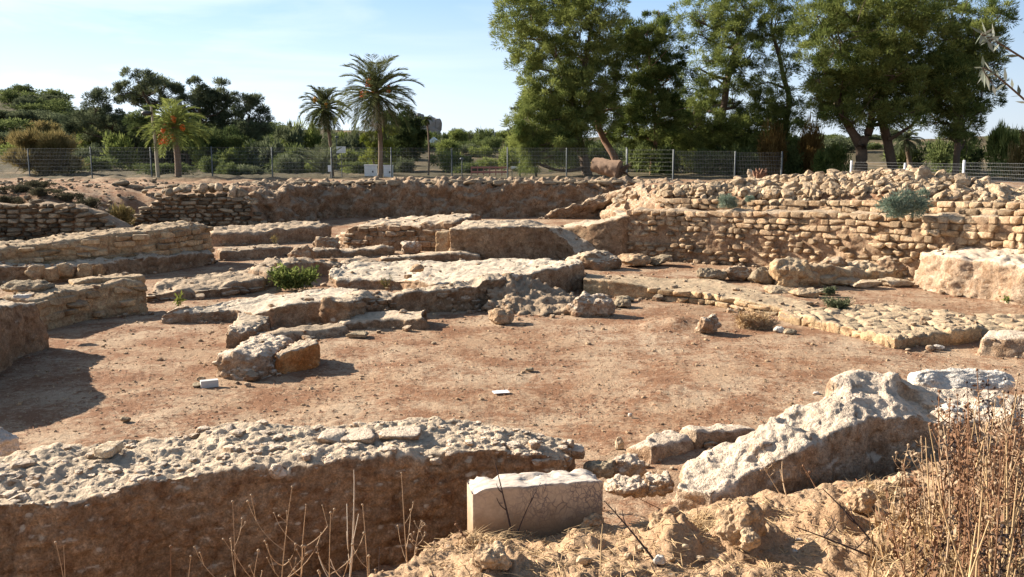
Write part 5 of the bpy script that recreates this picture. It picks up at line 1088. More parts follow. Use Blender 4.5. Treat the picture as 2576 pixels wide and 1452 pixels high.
# ------------------------------------------------------------------ things beyond the fence
def solid(name, parts, mat, label, cat, group=None):
    mb = MB()
    for V, Q in parts: mb.add(V, Q)
    return tag(mb.build(name, M[mat], smooth=False), label, cat, group)
# leaning wooden lamp pole
A = PY(398, 446, 57.6); A[2] = gz(A[0], A[1]) - .2; B = PY(380, 268, 57.6)
root = empty('lamp_pole', A, 'leaning pale wooden pole with a black lamp beside the orange fruited palm', 'lamp pole')
mb = MB(); V, Q = tube([A, (A + B) / 2 + np.array([.05, 0, 0]), B], [.12, .1, .07], 9); mb.add(V, Q); child_of(mb, 'pole', M['wood'], root)
q = PY(369, 285, 57.5); V, Q = blob(5, (.33, .2, .16), 2.2, .02, 1, 0, 3); mb = MB(); mb.add(V + q, Q); V, Q = tube([q, PY(380, 284, 57.6)], .03, 5); mb.add(V, Q); child_of(mb, 'lamp_head', M['dark'], root)
# street lamp by the drooping shrub
A = PY(1308, 440, 62); A[2] = gz(A[0], A[1]); B = PY(1309, 276, 62); root = empty('street_lamp', A, 'slim grey street lamp with its arm over the drooping shrub', 'street lamp')
mb = MB(); V, Q = tube([A, B, PY(1304, 271, 62), PY(1296, 272, 62)], [.06, .045, .035, .03], 7); mb.add(V, Q); child_of(mb, 'pole', M['post'], root)
V, Q = blob(4, (.2, .09, .05), 2.5, .0, 1, 0, 3); mb = MB(); mb.add(V + PY(1290, 272, 62), Q); child_of(mb, 'lamp_head', M['post'], root)
for px_, pt, pb, Y, lab in ((1162, 400, 440, 62, 'short grey bollard lamp beyond the fence'), (208, 335, 400, 90, 'thin pole on the slope behind the reeds'), (847, 345, 430, 80, 'thin dark pole between the two taller palms'), (1120, 345, 375, 150, 'distant lamp post by the ruined tower')):
    A = PY(px_, pb, Y); A[2] = gz(A[0], A[1]); B = PY(px_ - (12 if px_ == 208 else 0), pt, Y); root = empty('lamp_post', A, lab, 'lamp post')
    mb = MB(); V, Q = tube([A, B], .045, 6); mb.add(V, Q); child_of(mb, 'pole', M['wood' if px_ == 208 else 'post'], root)
    V, Q = blob(4, (.14, .1, .09), 2.5, .0, 1, 0, 3); mb = MB(); mb.add(V + B, Q); child_of(mb, 'lamp_head', M['post'], root)
for k, (px_, py_, w_, h_, Y, lab) in enumerate(((858, 377, 23, 16, 62, 'white sign board on a post left of the sapling'), (830, 424, 10, 16, 57.9, 'small white notice on the fence near the young palm'), (1292, 361, 20, 22, 110, 'distant grey sign board left of the street lamp'))):
    q = PY(px_, py_, Y); s = Y / 2295; root = empty('sign_board', (q[0], q[1], gz(q[0], q[1])), lab, 'sign')
    mb = MB(); V, Q = box((q[0], q[1], q[2]), (w_ * s, .04, h_ * s)); mb.add(V, Q); child_of(mb, 'board', M['whitepaint'], root, smooth=False)
    mb = MB(); V, Q = tube([(q[0], q[1] + .06, gz(q[0], q[1])), (q[0], q[1] + .06, q[2] + h_ * s * .3)], .03, 6); mb.add(V, Q); child_of(mb, 'post', M['post'], root)
for px0, px1, lab in ((918, 948, 'white electric cabinet left of the tall palm trunk'), (966, 988, 'white electric cabinet right of the tall palm trunk')):
    Y = 60; q = PY((px0 + px1) / 2, 430, Y); z0 = gz(q[0], q[1]); s = Y / 2295; w_ = (px1 - px0) * s; h_ = .72; root = empty('electric_cabinet', (q[0], q[1], z0), lab, 'cabinet')
    mb = MB(); V, Q = box((q[0], q[1], z0 + h_ / 2), (w_, .4, h_)); mb.add(V, Q); V, Q = box((q[0], q[1], z0 + h_ + .03), (w_ + .06, .48, .06)); mb.add(V, Q); child_of(mb, 'body', M['whitepaint'], root, smooth=False)
    for sg in (-.25, .25):
        mb = MB(); V, Q = box((q[0] + sg * w_, q[1] - .212, z0 + h_ / 2), (w_ * .44, .02, h_ * .82)); mb.add(V, Q); d_ = child_of(mb, 'door', M['whitepaint'], root, smooth=False)
    mb = MB(); V, Q = box((q[0] + .2 * w_, q[1] - .226, z0 + h_ * .45), (.1, .02, .12)); mb.add(V, Q); child_of(mb, 'lock_plate', M['dark'], root, smooth=False)
# white shelter table
q = PY(1318, 430, 62); z0 = gz(q[0], q[1]); root = empty('shelter', (q[0], q[1], z0), 'low white topped shelter table beyond the fence', 'shelter')
mb = MB(); V, Q = box((q[0], q[1], z0 + .62), (1.75, .7, .16)); mb.add(V, Q); child_of(mb, 'roof', M['whitepaint'], root, smooth=False)
for sx_ in (-.8, -.3, .75):
    mb = MB(); V, Q = box((q[0] + sx_, q[1], z0 + .28), (.06, .06, .56)); mb.add(V, Q); child_of(mb, 'leg', M['wood'], root, smooth=False)
# reddish railing
q0, q1 = PY(1186, 440, 66)[:2], PY(1278, 440, 66)[:2]; root = empty('railing', (*q0, gz(*q0)), 'low reddish board railing beyond the fence', 'railing')
zr = gz(*((q0 + q1) / 2))
for s_ in np.linspace(0, 1, 7):
    p = q0 + (q1 - q0) * s_; mb = MB(); V, Q = box((*p, zr + .28), (.07, .07, .66)); mb.add(V, Q); child_of(mb, 'post', M['red'], root, smooth=False)
for z in (.2, .52):
    mb = MB(); V, Q = box((*((q0 + q1) / 2), zr + z), (np.linalg.norm(q1 - q0), .05, .12)); mb.add(V, Q); child_of(mb, 'rail', M['red'], root, smooth=False)
# pale hut and far vault
q = PY(1092, 368, 118); z0 = gz(q[0], q[1]); root = empty('hut', (q[0], q[1], z0), 'tiny white hut among the bushes below the ruined tower', 'hut')
h_ = max(1.0, PY(1092, 366, 118)[2] - z0); mb = MB(); V, Q = box((q[0], q[1], z0 + h_ / 2), (1.6, 1.6, h_)); mb.add(V, Q); child_of(mb, 'wall', M['whitepaint'], root, smooth=False)
V = np.array([[-.95, -.95, 0], [.95, -.95, 0], [.95, .95, 0], [-.95, .95, 0], [0, -.95, .7], [0, .95, .7]]) + np.array([q[0], q[1], z0 + h_]); mb = MB(); mb.add(V, [[0, 4, 5, 3], [1, 2, 5, 4]], [[0, 1, 4], [2, 3, 5]]); child_of(mb, 'roof', M['whitepaint'], root, smooth=False)
# ruined tower on the skyline
mb = MB(); Y = 210; s = Y / 2295
for px_, py_, rx, ry, sd in ((1055, 312, 13, 24, 1), (1062, 330, 18, 18, 2), (1084, 312, 13, 18, 3), (1100, 318, 11, 18, 4), (1085, 335, 22, 18, 5), (1068, 345, 24, 14, 6), (1082, 352, 26, 16, 7)):
    V, Q = blob(12, (rx * s * 1.05, rx * s, ry * s * 1.05), 3.6, .14, 1.8, 3, 700 + sd); mb.add(V + PY(px_, py_, Y), Q)
tag(mb.build('ruined_tower', M['farrock']), 'grey two lobed ruined tower on the far skyline', 'ruin')
# felled trunk
Y = 55; a, b = PY(1493, 414, Y + .6), PY(1558, 428, Y - .2); z0 = gz(a[0], a[1])
root = empty('felled_trunk', (a[0], a[1], z0), 'thick felled tree trunk with a pale sawn end lying by the fence', 'log')
n_ = 14; p = np.stack([np.interp(np.linspace(0, 1, n_), [0, 1], [a[k], b[k]]) for k in range(3)], 1); V, Q = tube(p, np.linspace(.42, .56, n_), 22); V += .07 * fbm(V * np.array([2, 6, 6]), 4, 71)[:, None]
mb = MB(); mb.add(V, Q); nb = len(V); V2 = np.concatenate([V[-22:], [V[-22:].mean(0) + np.array([.05, 0, 0])]]); mb.add(V2, None, [[22, k, (k + 1) % 22] for k in range(22)]); child_of(mb, 'bark', M['cutwood'], root)
V2 = np.concatenate([V[:22], [V[:22].mean(0) - np.array([.15, .05, 0])]]); mb = MB(); mb.add(V2, None, [[22, (k + 1) % 22, k] for k in range(22)]); child_of(mb, 'sawn_end', M['straw'], root)
r = np.random.RandomState(4); mb = MB()
for k in range(26):
    e = b + np.array([r.uniform(.1, .75), r.uniform(-.5, .3), r.uniform(-.5, .45)]); V, Q = tube(bez(b, (b + e) / 2 + r.normal(0, .1, 3), e, 5), np.linspace(.07, .015, 5), 5); mb.add(V, Q)
child_of(mb, 'roots', M['bark'], root)
# tree stump behind the heap
q = PY(1912, 438, 33.5); mb = MB()
for k in range(30):
    e = q + np.array([r.uniform(-.28, .28), r.uniform(-.2, .2), r.uniform(.0, .22)]); V, Q = tube(bez(q - np.array([0, 0, .5]), (q + e) / 2 + r.normal(0, .05, 3), e, 5), np.linspace(.08, .015, 5), 5); mb.add(V, Q)
tag(mb.build('tree_stump', M['bark_warm']), 'reddish splintered stump at the back of the rubble heap', 'stump')

# ------------------------------------------------------------------ weeds
def weed(base, top, nb, r, mat, label, rad=.004, head=.0085, spread=.35, group=None, name='dry_weed', bits=0, bend=.06):
    base, top = np.asarray(base, float), np.asarray(top, float); L_ = np.linalg.norm(top - base); mb = MB()
    mid = (base + top) / 2 + r.normal(0, bend * L_, 3) * np.array([1, 1, .2]); st = bez(base, mid, top, 14); V, Q = tube(st, np.linspace(rad * 1.3, rad * .45, 14), 5); mb.add(V, Q, None, r.uniform(-.3, .3))
    ends = [top]
    for k in range(nb):
        f = r.uniform(.35, .9); a = st[int(f * 13)]; az = r.uniform(0, 6.28); ln = L_ * spread * r.uniform(.5, 1.1) * (1.15 - f * .5)
        e = a + ln * np.array([math.cos(az) * .62, math.sin(az) * .45, .75]); br = bez(a, a + (e - a) * np.array([.75, .75, .3]), e, 7); V, Q = tube(br, np.linspace(rad * .7, rad * .35, 7), 4); mb.add(V, Q, None, r.uniform(-.3, .3)); ends.append(e)
        if r.rand() < .5:
            e2 = br[4] + r.normal(0, ln * .2, 3) + np.array([0, 0, ln * .25]); V, Q = tube(bez(br[4], (br[4] + e2) / 2, e2, 4), rad * .35, 4); mb.add(V, Q); ends.append(e2)
    if head:
        for e in ends:
            V, Q = cube_sphere(2); mb.add(V / np.linalg.norm(V, axis=1, keepdims=True) * head * r.uniform(.6, 1.2) + e, Q, None, -.6)
    if bits:
        f = r.rand(bits); c = st[(f * 13).astype(int)] + r.normal(0, .012 + rad, (bits, 3)); V, Q = leaf_quads(c, r.normal(size=(bits, 3)) + np.array([0, 0, .4]), r.uniform(.015, .05, bits), r.uniform(.008, .02, bits)); mb.add(V, Q, None, -.4)
    return tag(mb.build(name, M[mat], origin=base), label, 'dry weed', group)
r = np.random.RandomState(15)
W = 'dry weeds before the long wall'
for px_, pt, Y, mt, nb, lab, kw in (
    (585, 1262, 5.35, 'palestalk', 3, 'single tall reddish weed with two bobbing heads before the long wall', {}),
    (735, 1225, 5.4, 'palestalk', 8, 'much branched dry weed left of the tall pale one', {}),
    (770, 1270, 5.3, 'palestalk', 6, 'dry weed standing right behind the much branched one', {}),
    (832, 1290, 5.2, 'palestalk', 5, 'slanting dry weed crossing the tall pale one', {}),
    (890, 1182, 5.45, 'whitestalk', 6, 'tallest whitish forked stalk before the long wall', dict(rad=.006, head=0)),
    (912, 1270, 5.2, 'palestalk', 4, 'thin dry weed leaning on the tallest whitish stalk', {}),
    (1010, 1190, 5.5, 'palestalk', 4, 'long thin slanting weed right of the tallest whitish stalk', {}),
    (1060, 1310, 5.3, 'palestalk', 7, 'bushy small weed left of the marble block', {}),
    (160, 1372, 5.0, 'palestalk', 2, 'short forked twig at the bottom left', dict(head=0)),
    (140, 1365, 4.9, 'palestalk', 1, 'lone short stalk with a round head at the bottom left', {}),
    (430, 1375, 5.0, 'dryweed', 1, 'lone dark stalk near the bottom left', {}),
    (480, 1400, 4.95, 'palestalk', 1, 'short pale stalk in the bottom row', {}),
    (650, 1385, 5.0, 'palestalk', 2, 'short stalk with an orange head in the bottom row', {}),
    (955, 1375, 5.0, 'darkweed', 1, 'dark thin twig near the bank edge', dict(head=0)),
    (1150, 1320, 5.4, 'dryweed', 3, 'small dark weed in the shade by the marble block', {})):
    top = PY(px_, pt, Y); g = np.array([top[0] + r.normal(0, .06), Y - .05, 0]); g[2] = gz(g[0], g[1]) - .02
    weed(g, top, nb, r, mt, lab, **kw)
for b, t, nb, mt, lab, kw in (
    ((1292, 1352), (1246, 1165), 2, 'darkweed', 'dark bare stalk rising in front of the marble block', dict(head=0, rad=.006)),
    ((1296, 1350), (1360, 1215), 2, 'darkweed', 'thin dark curved twig across the marble face', dict(head=0)),
    ((1255, 1340), (1190, 1195), 3, 'dryweed', 'dark seedy stalk at the left side of the marble', dict(bits=60)),
    ((1420, 1312), (1395, 1225), 2, 'dryweed', 'seedy brown stalk at the right side of the marble', dict(bits=60)),
    ((1520, 1290), (1488, 1215), 2, 'dryweed', 'brown stalk bent over the right end of the marble', dict(bits=50)),
    ((1660, 1420), (1520, 1260), 2, 'darkweed', 'long dark twig sprawling from the marble to the clods', dict(head=0, rad=.006)),
    ((1512, 1440), (1516, 1318), 0, 'straw', 'straight straw stem in the middle of the near bank', dict(head=0)),
    ((1660, 1275), (1560, 1225), 3, 'dryweed', 'low weed by the crusted rock', {}),
    ((1740, 1250), (1800, 1125), 5, 'dryweed', 'branching brown weed over the tip of the eroded wall', {}),
    ((1965, 1240), (1905, 1150), 4, 'palestalk', 'pale weed at the foot of the eroded wall', {}),
    ((1980, 1245), (1968, 1160), 2, 'palestalk', 'pale forked weed beside the first at the eroded wall foot', dict(rad=.006, head=0)),
    ((2055, 1225), (2020, 1170), 2, 'dryweed', 'brown weed against the shaded face of the eroded wall', {}),
    ((2230, 1400), (2070, 1230), 2, 'darkweed', 'long dark slanting twig on the right bank', dict(head=0, rad=.006)),
    ((2260, 1420), (2000, 1325), 3, 'darkweed', 'dark fallen twig lying across the right bank', dict(head=0, rad=.006))):
    z = .9; q = P(*b, z)
    for _ in range(4): z = gz(q[0], q[1]); q = P(*b, z)
    weed(q - np.array([0, 0, .02]), PY(*t, q[1] + .08), nb, r, mt, lab, **kw)
r = np.random.RandomState(33)
for k in range(95):
    px_ = 2230 + 390 * r.rand() ** .5; Y = r.uniform(3.8, 6.0); x_ = (px_ - 1288) / 2200 * Y; z0 = gz(x_, Y)
    hh = r.uniform(.4, .95) * (1.0 if px_ > 2330 else .6); top = np.array([x_ + r.normal(-.02, .1), Y + r.normal(0, .08), z0 + hh])
    mt = ('dryweed', 'dryweed', 'darkweed', 'palestalk', 'dryweed')[k % 5]
    weed((x_, Y, z0 - .02), top, r.randint(1, 6), r, mt, 'tall seedy dead stalk in the thicket on the right bank', rad=r.uniform(.003, .006), head=.009, group='dead stalks of the right thicket', name='dead_stalk', bits=r.randint(30, 110), spread=.3)
for k in range(38):
    px_ = 2360 + 230 * r.rand(); Y = r.uniform(3.4, 5.2); x_ = (px_ - 1288) / 2200 * Y; z0 = gz(x_, Y); hh = r.uniform(.3, .95)
    weed((x_, Y, z0 - .02), np.array([x_ + r.normal(-.05, .15), Y + r.normal(0, .1), z0 + hh]), 0, r, 'straw', 'straight pale straw stem in the thicket on the right bank', rad=r.uniform(.004, .007), head=0, group='straw stems of the right thicket', name='straw_stem', bend=.02)
# dry grass of the right thicket and tufts hanging from the clods
mb = MB()
def blades(xy, hgt, lean, r, wd=.0045, out=None):
    k = len(xy); z = ground_h(xy[:, 0], xy[:, 1]) - .01; b = np.stack([xy[:, 0], xy[:, 1], z], 1); h_ = hgt * r.uniform(.4, 1.3, k); az = r.uniform(0, 6.28, k); l_ = lean * h_ * r.uniform(.2, 1.3, k)
    d = np.stack([np.cos(az) * l_, np.sin(az) * l_, np.zeros(k)], 1)
    if out is not None: d = d + out
    m = b + d * .35 + np.array([0, 0, 1.]) * (h_ * .6)[:, None]; t = b + d + np.array([0, 0, 1.]) * (h_ * .85)[:, None]; s = np.stack([-np.sin(az), np.cos(az), np.zeros(k)], 1) * wd
    V = np.stack([b - s, b + s, m + s * .8, m - s * .8, t], 1).reshape(-1, 3); i_ = np.arange(k)[:, None] * 5
    mb.add(V, i_ + np.array([[0, 1, 2, 3]]), i_ + np.array([[3, 2, 4]]), np.repeat(r.uniform(-.7, .7, k), 5))
k = 3600; px_ = 2600 - 420 * r.rand(k) ** 1.7; Y = r.uniform(3.2, 5.6, k); ok = (px_ > 2330) | (r.rand(k) < .35)
blades(np.stack([(px_ - 1288) / 2190 * Y, Y], 1)[ok], .22, .9, r)
for cx_, cy_, n_ in ((1650, 1265, 260), (1740, 1330, 420), (2190, 1235, 300), (1210, 1370, 160), (2460, 1330, 300), (1900, 1300, 60)):
    q = P(cx_, cy_, .9); q = P(cx_, cy_, gz(q[0], q[1])); blades(q[:2] + r.normal(0, .07, (n_, 2)), .12, 1.3, r, .003, np.array([.04, -.06, -.02]))
tag(mb.build('dry_grass', M['straw'], smooth=False), 'dry straw coloured grass on the right bank and in tufts', 'grass', kind='stuff')
# green weed below the winding wall, yellow grass by the path, small green plants
def sprig(px_, py_, rx, ry, z, mat, label, nst, name, leaves=14, ll=.06, lw=.03):
    r_ = np.random.RandomState(int(px_)); q = P(px_, py_, z); s = q[1] / 2290; mb = MB(); C, D = [], []
    for k in range(nst):
        a = q + np.array([r_.normal(0, rx * s * .3), r_.normal(0, rx * s * .25), 0]); e = q + np.array([r_.uniform(-1, 1) * rx * s, r_.uniform(-.6, .6) * rx * s, r_.uniform(.45, 1.) * ry * 2 * s]); st = bez(a, (a + e) / 2 + np.array([0, 0, .1 * s]), e, 8); V, Q = tube(st, .006, 4); mb.add(V, Q, None, -.2)
        f = r_.randint(2, 8, leaves); C.append(st[f] + r_.normal(0, .02, (leaves, 3))); D.append(r_.normal(size=(leaves, 3)) + np.array([0, 0, .5]))
    C, D = np.concatenate(C), np.concatenate(D); V, Q = leaf_quads(C, D, ll * r_.uniform(.6, 1.3, len(C)), lw * r_.uniform(.7, 1.2, len(C))); mb.add(V, Q, None, np.repeat(r_.uniform(-.7, .9, len(C)), 4))
    return tag(mb.build(name, M[mat], smooth=False, origin=q), label, 'plant')
sprig(738, 727, 62, 27, .02, 'leafA', 'bright green leafy weed growing below the winding wall', 60, 'green_weed', 26, .12, .05)
sprig(1890, 826, 46, 18, .0, 'straw', 'yellow dry grass tuft by the slanting path wall', 120, 'grass_tuft', 12, .16, .012)
sprig(1925, 828, 34, 13, .0, 'palestalk', 'whitish dead thistle in front of the path wall', 60, 'dead_thistle', 10, .08, .012)
sprig(2105, 778, 34, 14, .12, 'leafG', 'grey dead bush on the edge of the paved corner', 60, 'dead_bush', 14, .1, .015)
sprig(2085, 738, 16, 6, .1, 'leafG', 'small grey plant at the edge of the upper floor', 20, 'small_plant', 14, .08, .03)
sprig(2556, 760, 34, 6, .0, 'leafA', 'low green ground plant at the right edge of the upper floor', 60, 'small_plant', 16, .09, .04)
sprig(450, 770, 10, 13, .2, 'leafY', 'small yellow green plant left of the low terrace', 5, 'small_plant', 10, .12, .03)
sprig(690, 612, 12, 10, .55, 'leafR', 'pale dry tuft on the low earthen wall', 6, 'grass_tuft', 8, .12, .02)
sprig(970, 722, 14, 12, .35, 'leafR', 'tuft of yellowed stems on the left of the big platform', 9, 'grass_tuft', 8, .1, .015)
sprig(1070, 770, 14, 16, .1, 'leafR', 'small pale weed against the crumbling wall', 7, 'grass_tuft', 8, .1, .015)
sprig(860, 795, 6, 20, .0, 'leafR', 'thin yellow weed in the sunken bay', 4, 'grass_tuft', 8, .08, .015)

# ------------------------------------------------------------------ clods of earth and loose bits on the near bank
def on_bank(px_, py_):
    z = .9
    for _ in range(5):
        q = P(px_, py_, z); z = gz(q[0], q[1])
    return P(px_, py_, z)
for k, (x0, x1, yt, yb, lab) in enumerate(((1455, 1525, 1275, 1325, 'lump of earth with a hollow right of the marble block'), (1620, 1740, 1262, 1350, 'big dry clod with straw hanging over it'), (1790, 1935, 1250, 1345, 'largest earth clod throwing a long shadow on the right bank'), (1180, 1300, 1352, 1425, 'grassy clod at the lower left corner of the marble block'), (2120, 2215, 1215, 1290, 'earth clod topped with pale straw on the right bank'), (2190, 2260, 1208, 1245, 'small smooth clod behind the straw topped one'), (1850, 1920, 1325, 1372, 'lower lump stuck to the largest clod'), (2230, 2310, 1185, 1222, 'low clod under the eroded wall at right'))):
    q = on_bank((x0 + x1) / 2, yb); s = q[1] / 2200; stone('earth_clod', q, ((x1 - x0) * s / 2.6, (x1 - x0) * s * .32, (yb - yt) * s / 2.0), M['clod'], lab, 'earth clod', n=30, power=2.2, rough=.3, cuts=3, seed=800 + k, freq=1.7, sink=.5, chip=.35)
for px_, py_, sz, mt, lab in ((1525, 973, 0, 0, ''),):
    pass
q = P(1260, 988, .02); V, Q = box(q + np.array([0, 0, .012]), (.22, .14, .006), .25); mb = MB(); mb.add(V, Q); tag(mb.build('paper_scrap', M['paper'], smooth=False), 'flat white scrap of paper on the courtyard floor', 'paper')
q = P(527, 975, 0); V, Q = box(q + np.array([0, 0, .06]), (.24, .1, .1), .45); mb = MB(); mb.add(V, Q); tag(mb.build('white_brick', M['brickw'], smooth=False), 'small white brick lying among cobbles on the left floor', 'brick')
for k, (x0, x1, yt, yb, mt, lab) in enumerate(((492, 516, 948, 964, 'clod', 'brown cobble behind the small white brick'), (480, 512, 964, 978, 'grey', 'brown cobble left of the small white brick'), (300, 326, 1048, 1064, 'grey', 'rounded grey cobble near the foot of the long wall'), (1085, 1098, 860, 868, 'pale', 'small pale stone in the middle of the courtyard'), (1320, 1345, 925, 935, 'grey', 'dark cobble in the middle of the courtyard'), (2045, 2062, 985, 995, 'white', 'white cobble near the eroded wall'), (1580, 1592, 1040, 1049, 'white', 'small white cobble behind the kerb blocks'), (2330, 2345, 790, 796, 'pale', 'pale stone on the upper floor'), (1340, 1370, 775, 785, 'grey', 'grey cobble in the shade of the hump'))):
    stone_px('cobble', x0, x1, yt, yb, M[mt], lab, z=0.0, n=9, seed=850 + k, cat='cobble')
for k, (px_, py_, w_) in enumerate(((1660, 1418, 36), (1690, 1412, 18), (1725, 1378, 18), (1470, 1420, 40), (1762, 1410, 22), (1615, 1385, 24), (2010, 1362, 14), (2000, 1390, 14), (1580, 1405, 22), (1800, 1385, 16))):
    q = on_bank(px_, py_); s = q[1] / 2200
    stone('pale_chip', q, (w_ * s / 2, w_ * s / 2.6, w_ * s / 3.4), M['white' if k in (0, 6, 7) else 'pale'], 'pale stone chip scattered on the near bank', 'stone chip', n=8, seed=870 + k, group='pale chips on the near bank')
r = np.random.RandomState(71); mb = MB(); rt2 = []
for fp in FEET:
    ln_ = np.linalg.norm(np.diff(fp, axis=0), axis=1).sum(); c = fp.mean(0)
    if c[1] < 8.5 or c[1] > 45: continue
    for k in range(int(ln_ * 5)):
        q = r.rand() * (len(fp) - 1.001); i_ = int(q); p_ = fp[i_] * (1 - q + i_) + fp[i_ + 1] * (q - i_); rt2.append((p_[0] + r.normal(0, .15), p_[1] - abs(r.normal(.05, .22))))
rt2 = np.array(rt2); rt2 = rt2[sdist(rt2[:, 0], rt2[:, 1], PLAT) < -.15]; zz_ = ground_h(rt2[:, 0], rt2[:, 1])
for k in range(len(rt2)):
    V, Q = HS[k % 10]; s_ = min(.13, .035 * math.exp(r.normal(0, .55))); th = r.uniform(0, 6); ca, sa = math.cos(th), math.sin(th)
    mb.add(np.stack([V[:, 0] * ca - V[:, 1] * sa, V[:, 0] * sa + V[:, 1] * ca, V[:, 2] * .8], 1) * s_ + np.array([rt2[k, 0], rt2[k, 1], zz_[k] - .01]), Q, None, r.uniform(-.8, .6))
for key, tv in TOPS.items():
    c = tv.mean(0)
    if c[1] < 8.6 or c[1] > 34 or key.startswith(('curved', 'dry')): continue
    ext = np.ptp(tv, axis=0); area = max(.3, ext[0] * ext[1] * .5); n_ = int(min(140, area * 6)); sel = r.choice(len(tv), n_)
    for k in sel:
        V, Q = HS[k % 10]; s_ = min(.10, .026 * math.exp(r.normal(0, .55))); th = r.uniform(0, 6); ca, sa = math.cos(th), math.sin(th)
        mb.add(np.stack([V[:, 0] * ca - V[:, 1] * sa, V[:, 0] * sa + V[:, 1] * ca, V[:, 2] * .75], 1) * s_ + tv[k] - np.array([0, 0, s_ * .25]), Q, None, r.uniform(-.8, .7))
tag(mb.build('debris', M['mudtop'], smooth=False), 'crumbled rubble gathered along the feet of the ruined walls', 'debris', kind='stuff')
# pebbles, fallen needles, straw (nobody could count them)
r = np.random.RandomState(44)
k = 9000; rad = 6.3 * np.exp(r.rand(k) * math.log(34 / 6.3)); an = r.uniform(-.6, .6, k); x_, y_ = rad * np.sin(an), rad * np.cos(an)
k2 = 2600; rad2 = r.uniform(3.6, 7.0, k2); an2 = r.uniform(-.15, .6, k2); x_, y_ = np.append(x_, rad2 * np.sin(an2)), np.append(y_, rad2 * np.cos(an2)); nearm = np.append(np.zeros(k), np.ones(k2))
ok = (sdist(x_, y_, PLAT) < -.4); x_, y_, nearm = x_[ok], y_[ok], nearm[ok]; z_ = ground_h(x_, y_); ss = np.clip(np.exp(r.normal(math.log(.0105), .5, len(x_))), .005, .045) * np.clip(np.hypot(x_, y_) / 12, .45, 1.6)
PB = [blob(2, (1, .8, .6), 2.6, .2, 1.5, 3, 900 + q) for q in range(8)]; mb = MB()
for q in range(len(x_)):
    V, Q = PB[q % 8]; th = q * 2.4; ca, sa = math.cos(th), math.sin(th); V = V * ss[q]
    mb.add(np.stack([V[:, 0] * ca - V[:, 1] * sa + x_[q], V[:, 0] * sa + V[:, 1] * ca + y_[q], V[:, 2] + z_[q] + ss[q] * .2], 1), Q, None, r.uniform(-.9, .5))
tag(mb.build('gravel', M['clod'], smooth=False), 'pebbles and chips strewn over the floor and the bank', 'gravel', kind='stuff')
def sticks(n, mk_xy, l0, l1, wd, mat, name, lab):
    x_, y_ = mk_xy(n); ok = sdist(x_, y_, PLAT) < -.4; x_, y_ = x_[ok], y_[ok]; n = len(x_); z_ = ground_h(x_, y_); az = r.uniform(0, 6.28, n); L_ = r.uniform(l0, l1, n); d = np.stack([np.cos(az) * L_, np.sin(az) * L_, r.normal(.0, .12, n) * L_], 1); c = np.stack([x_, y_, z_ + .008], 1) - d / 2
    s = np.stack([-np.sin(az), np.cos(az), np.zeros(n)], 1) * (wd * r.uniform(.6, 1.4, n) * np.clip(np.hypot(x_, y_) / 8, .5, 1.5))[:, None]; u = np.array([0, 0, 1.]) * wd
    V = np.stack([c - s, c + s, c + d + s, c + d - s, c + d * .5 + u * 1.4], 1).reshape(-1, 3); i_ = np.arange(n)[:, None] * 5
    mb = MB(); mb.add(V, None, np.concatenate([i_ + np.array([[0, 1, 4]]), i_ + np.array([[1, 2, 4]]), i_ + np.array([[2, 3, 4]]), i_ + np.array([[3, 0, 4]])]), np.repeat(r.uniform(-.8, .8, n), 5))
    tag(mb.build(name, M[mat], smooth=False), lab, 'litter', kind='stuff')
M['needle'] = plain('needle', (.22, .095, .045), .9, var=.4, sc=25)
def xy_court(n):
    a = 7 * np.exp(r.rand(n) * math.log(26 / 7)); t = r.uniform(-.58, .58, n); x_, y_ = a * np.sin(t), a * np.cos(t); m = perlin(np.stack([x_ * .5, y_ * .5, x_ * 0], 1), 91) + .6 * perlin(np.stack([x_ * 1.8, y_ * 1.8, x_ * 0], 1), 92) > r.uniform(-.3, .35, n); return x_[m], y_[m]
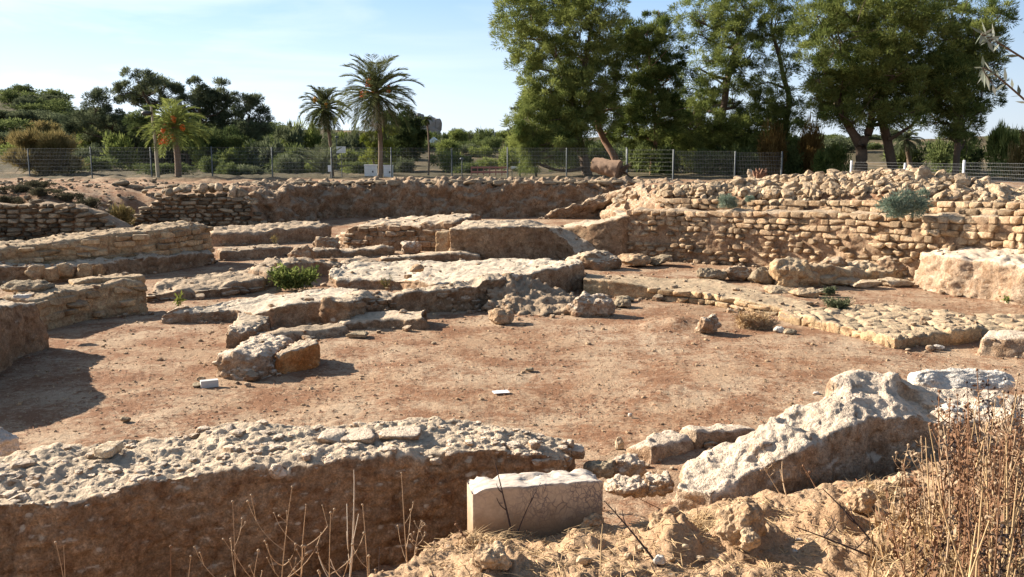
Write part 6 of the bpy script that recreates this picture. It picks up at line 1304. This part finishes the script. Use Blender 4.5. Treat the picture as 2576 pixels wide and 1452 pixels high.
def xy_bank(n):
    a = r.uniform(3.4, 6.2, n); t = r.uniform(-.1, .6, n); return a * np.sin(t), a * np.cos(t)
sticks(15000, xy_court, .025, .08, .0045, 'needle', 'fallen_needles', 'reddish needles lying in drifts on the courtyard floor')
sticks(3600, xy_bank, .03, .15, .0032, 'straw', 'straw_litter', 'broken straw and twigs littering the near bank')

# ------------------------------------------------------------------ olive sapling at the right edge, two twigs reach into the frame
X0 = np.array([2.15, 2.75, gz(2.15, 2.75)]); root = empty('olive_tree', X0, 'silvery olive twigs reaching in at the upper right edge', 'olive tree')
mb = MB(); top = np.array([2.1, 2.75, 3.95]); V, Q = tube(bez(X0 - np.array([0, 0, .1]), X0 + np.array([.15, 0, 1.2]), top, 14), np.linspace(.05, .02, 14), 8); mb.add(V, Q)
C, D = [], []; r = np.random.RandomState(6)
tw = [(np.array([2.12, 2.75, 3.2]), PY(2576, 148, 2.6), PY(2492, 106, 2.55)), (np.array([2.15, 2.75, 2.9]), PY(2576, 250, 2.65), PY(2497, 212, 2.6)), (np.array([2.12, 2.75, 3.3]), PY(2680, 120, 2.7), PY(2620, 40, 2.6)), (np.array([2.12, 2.75, 3.5]), np.array([2.4, 2.7, 3.9]), np.array([2.6, 2.6, 4.2]))]
for a, m_, e in tw:
    p = bez(a, 2 * m_ - (a + e) / 2, e, 30); V, Q = tube(p, np.linspace(.0045, .0015, 30), 5); mb.add(V, Q)
    for k in range(6, 30):
        for sg in (1, -1):
            if r.rand() < .8: C.append(p[k]); t = (p[k] - p[k - 1]) / np.linalg.norm(p[k] - p[k - 1]); D.append(t * .7 + np.array([0, 0, sg * .6]) + r.normal(0, .25, 3))
child_of(mb, 'trunk', M['bark'], root); C, D = np.array(C), np.array(D); V, Q = leaf_quads(C, D, r.uniform(.03, .05, len(C)), r.uniform(.007, .011, len(C))); mb = MB(); mb.add(V, Q, None, np.repeat(r.uniform(-.8, 1, len(C)), 4)); child_of(mb, 'crown', M['leafO'], root, smooth=False)
for o in list(bpy.data.objects):
    if '_w' in o: del o['_w']
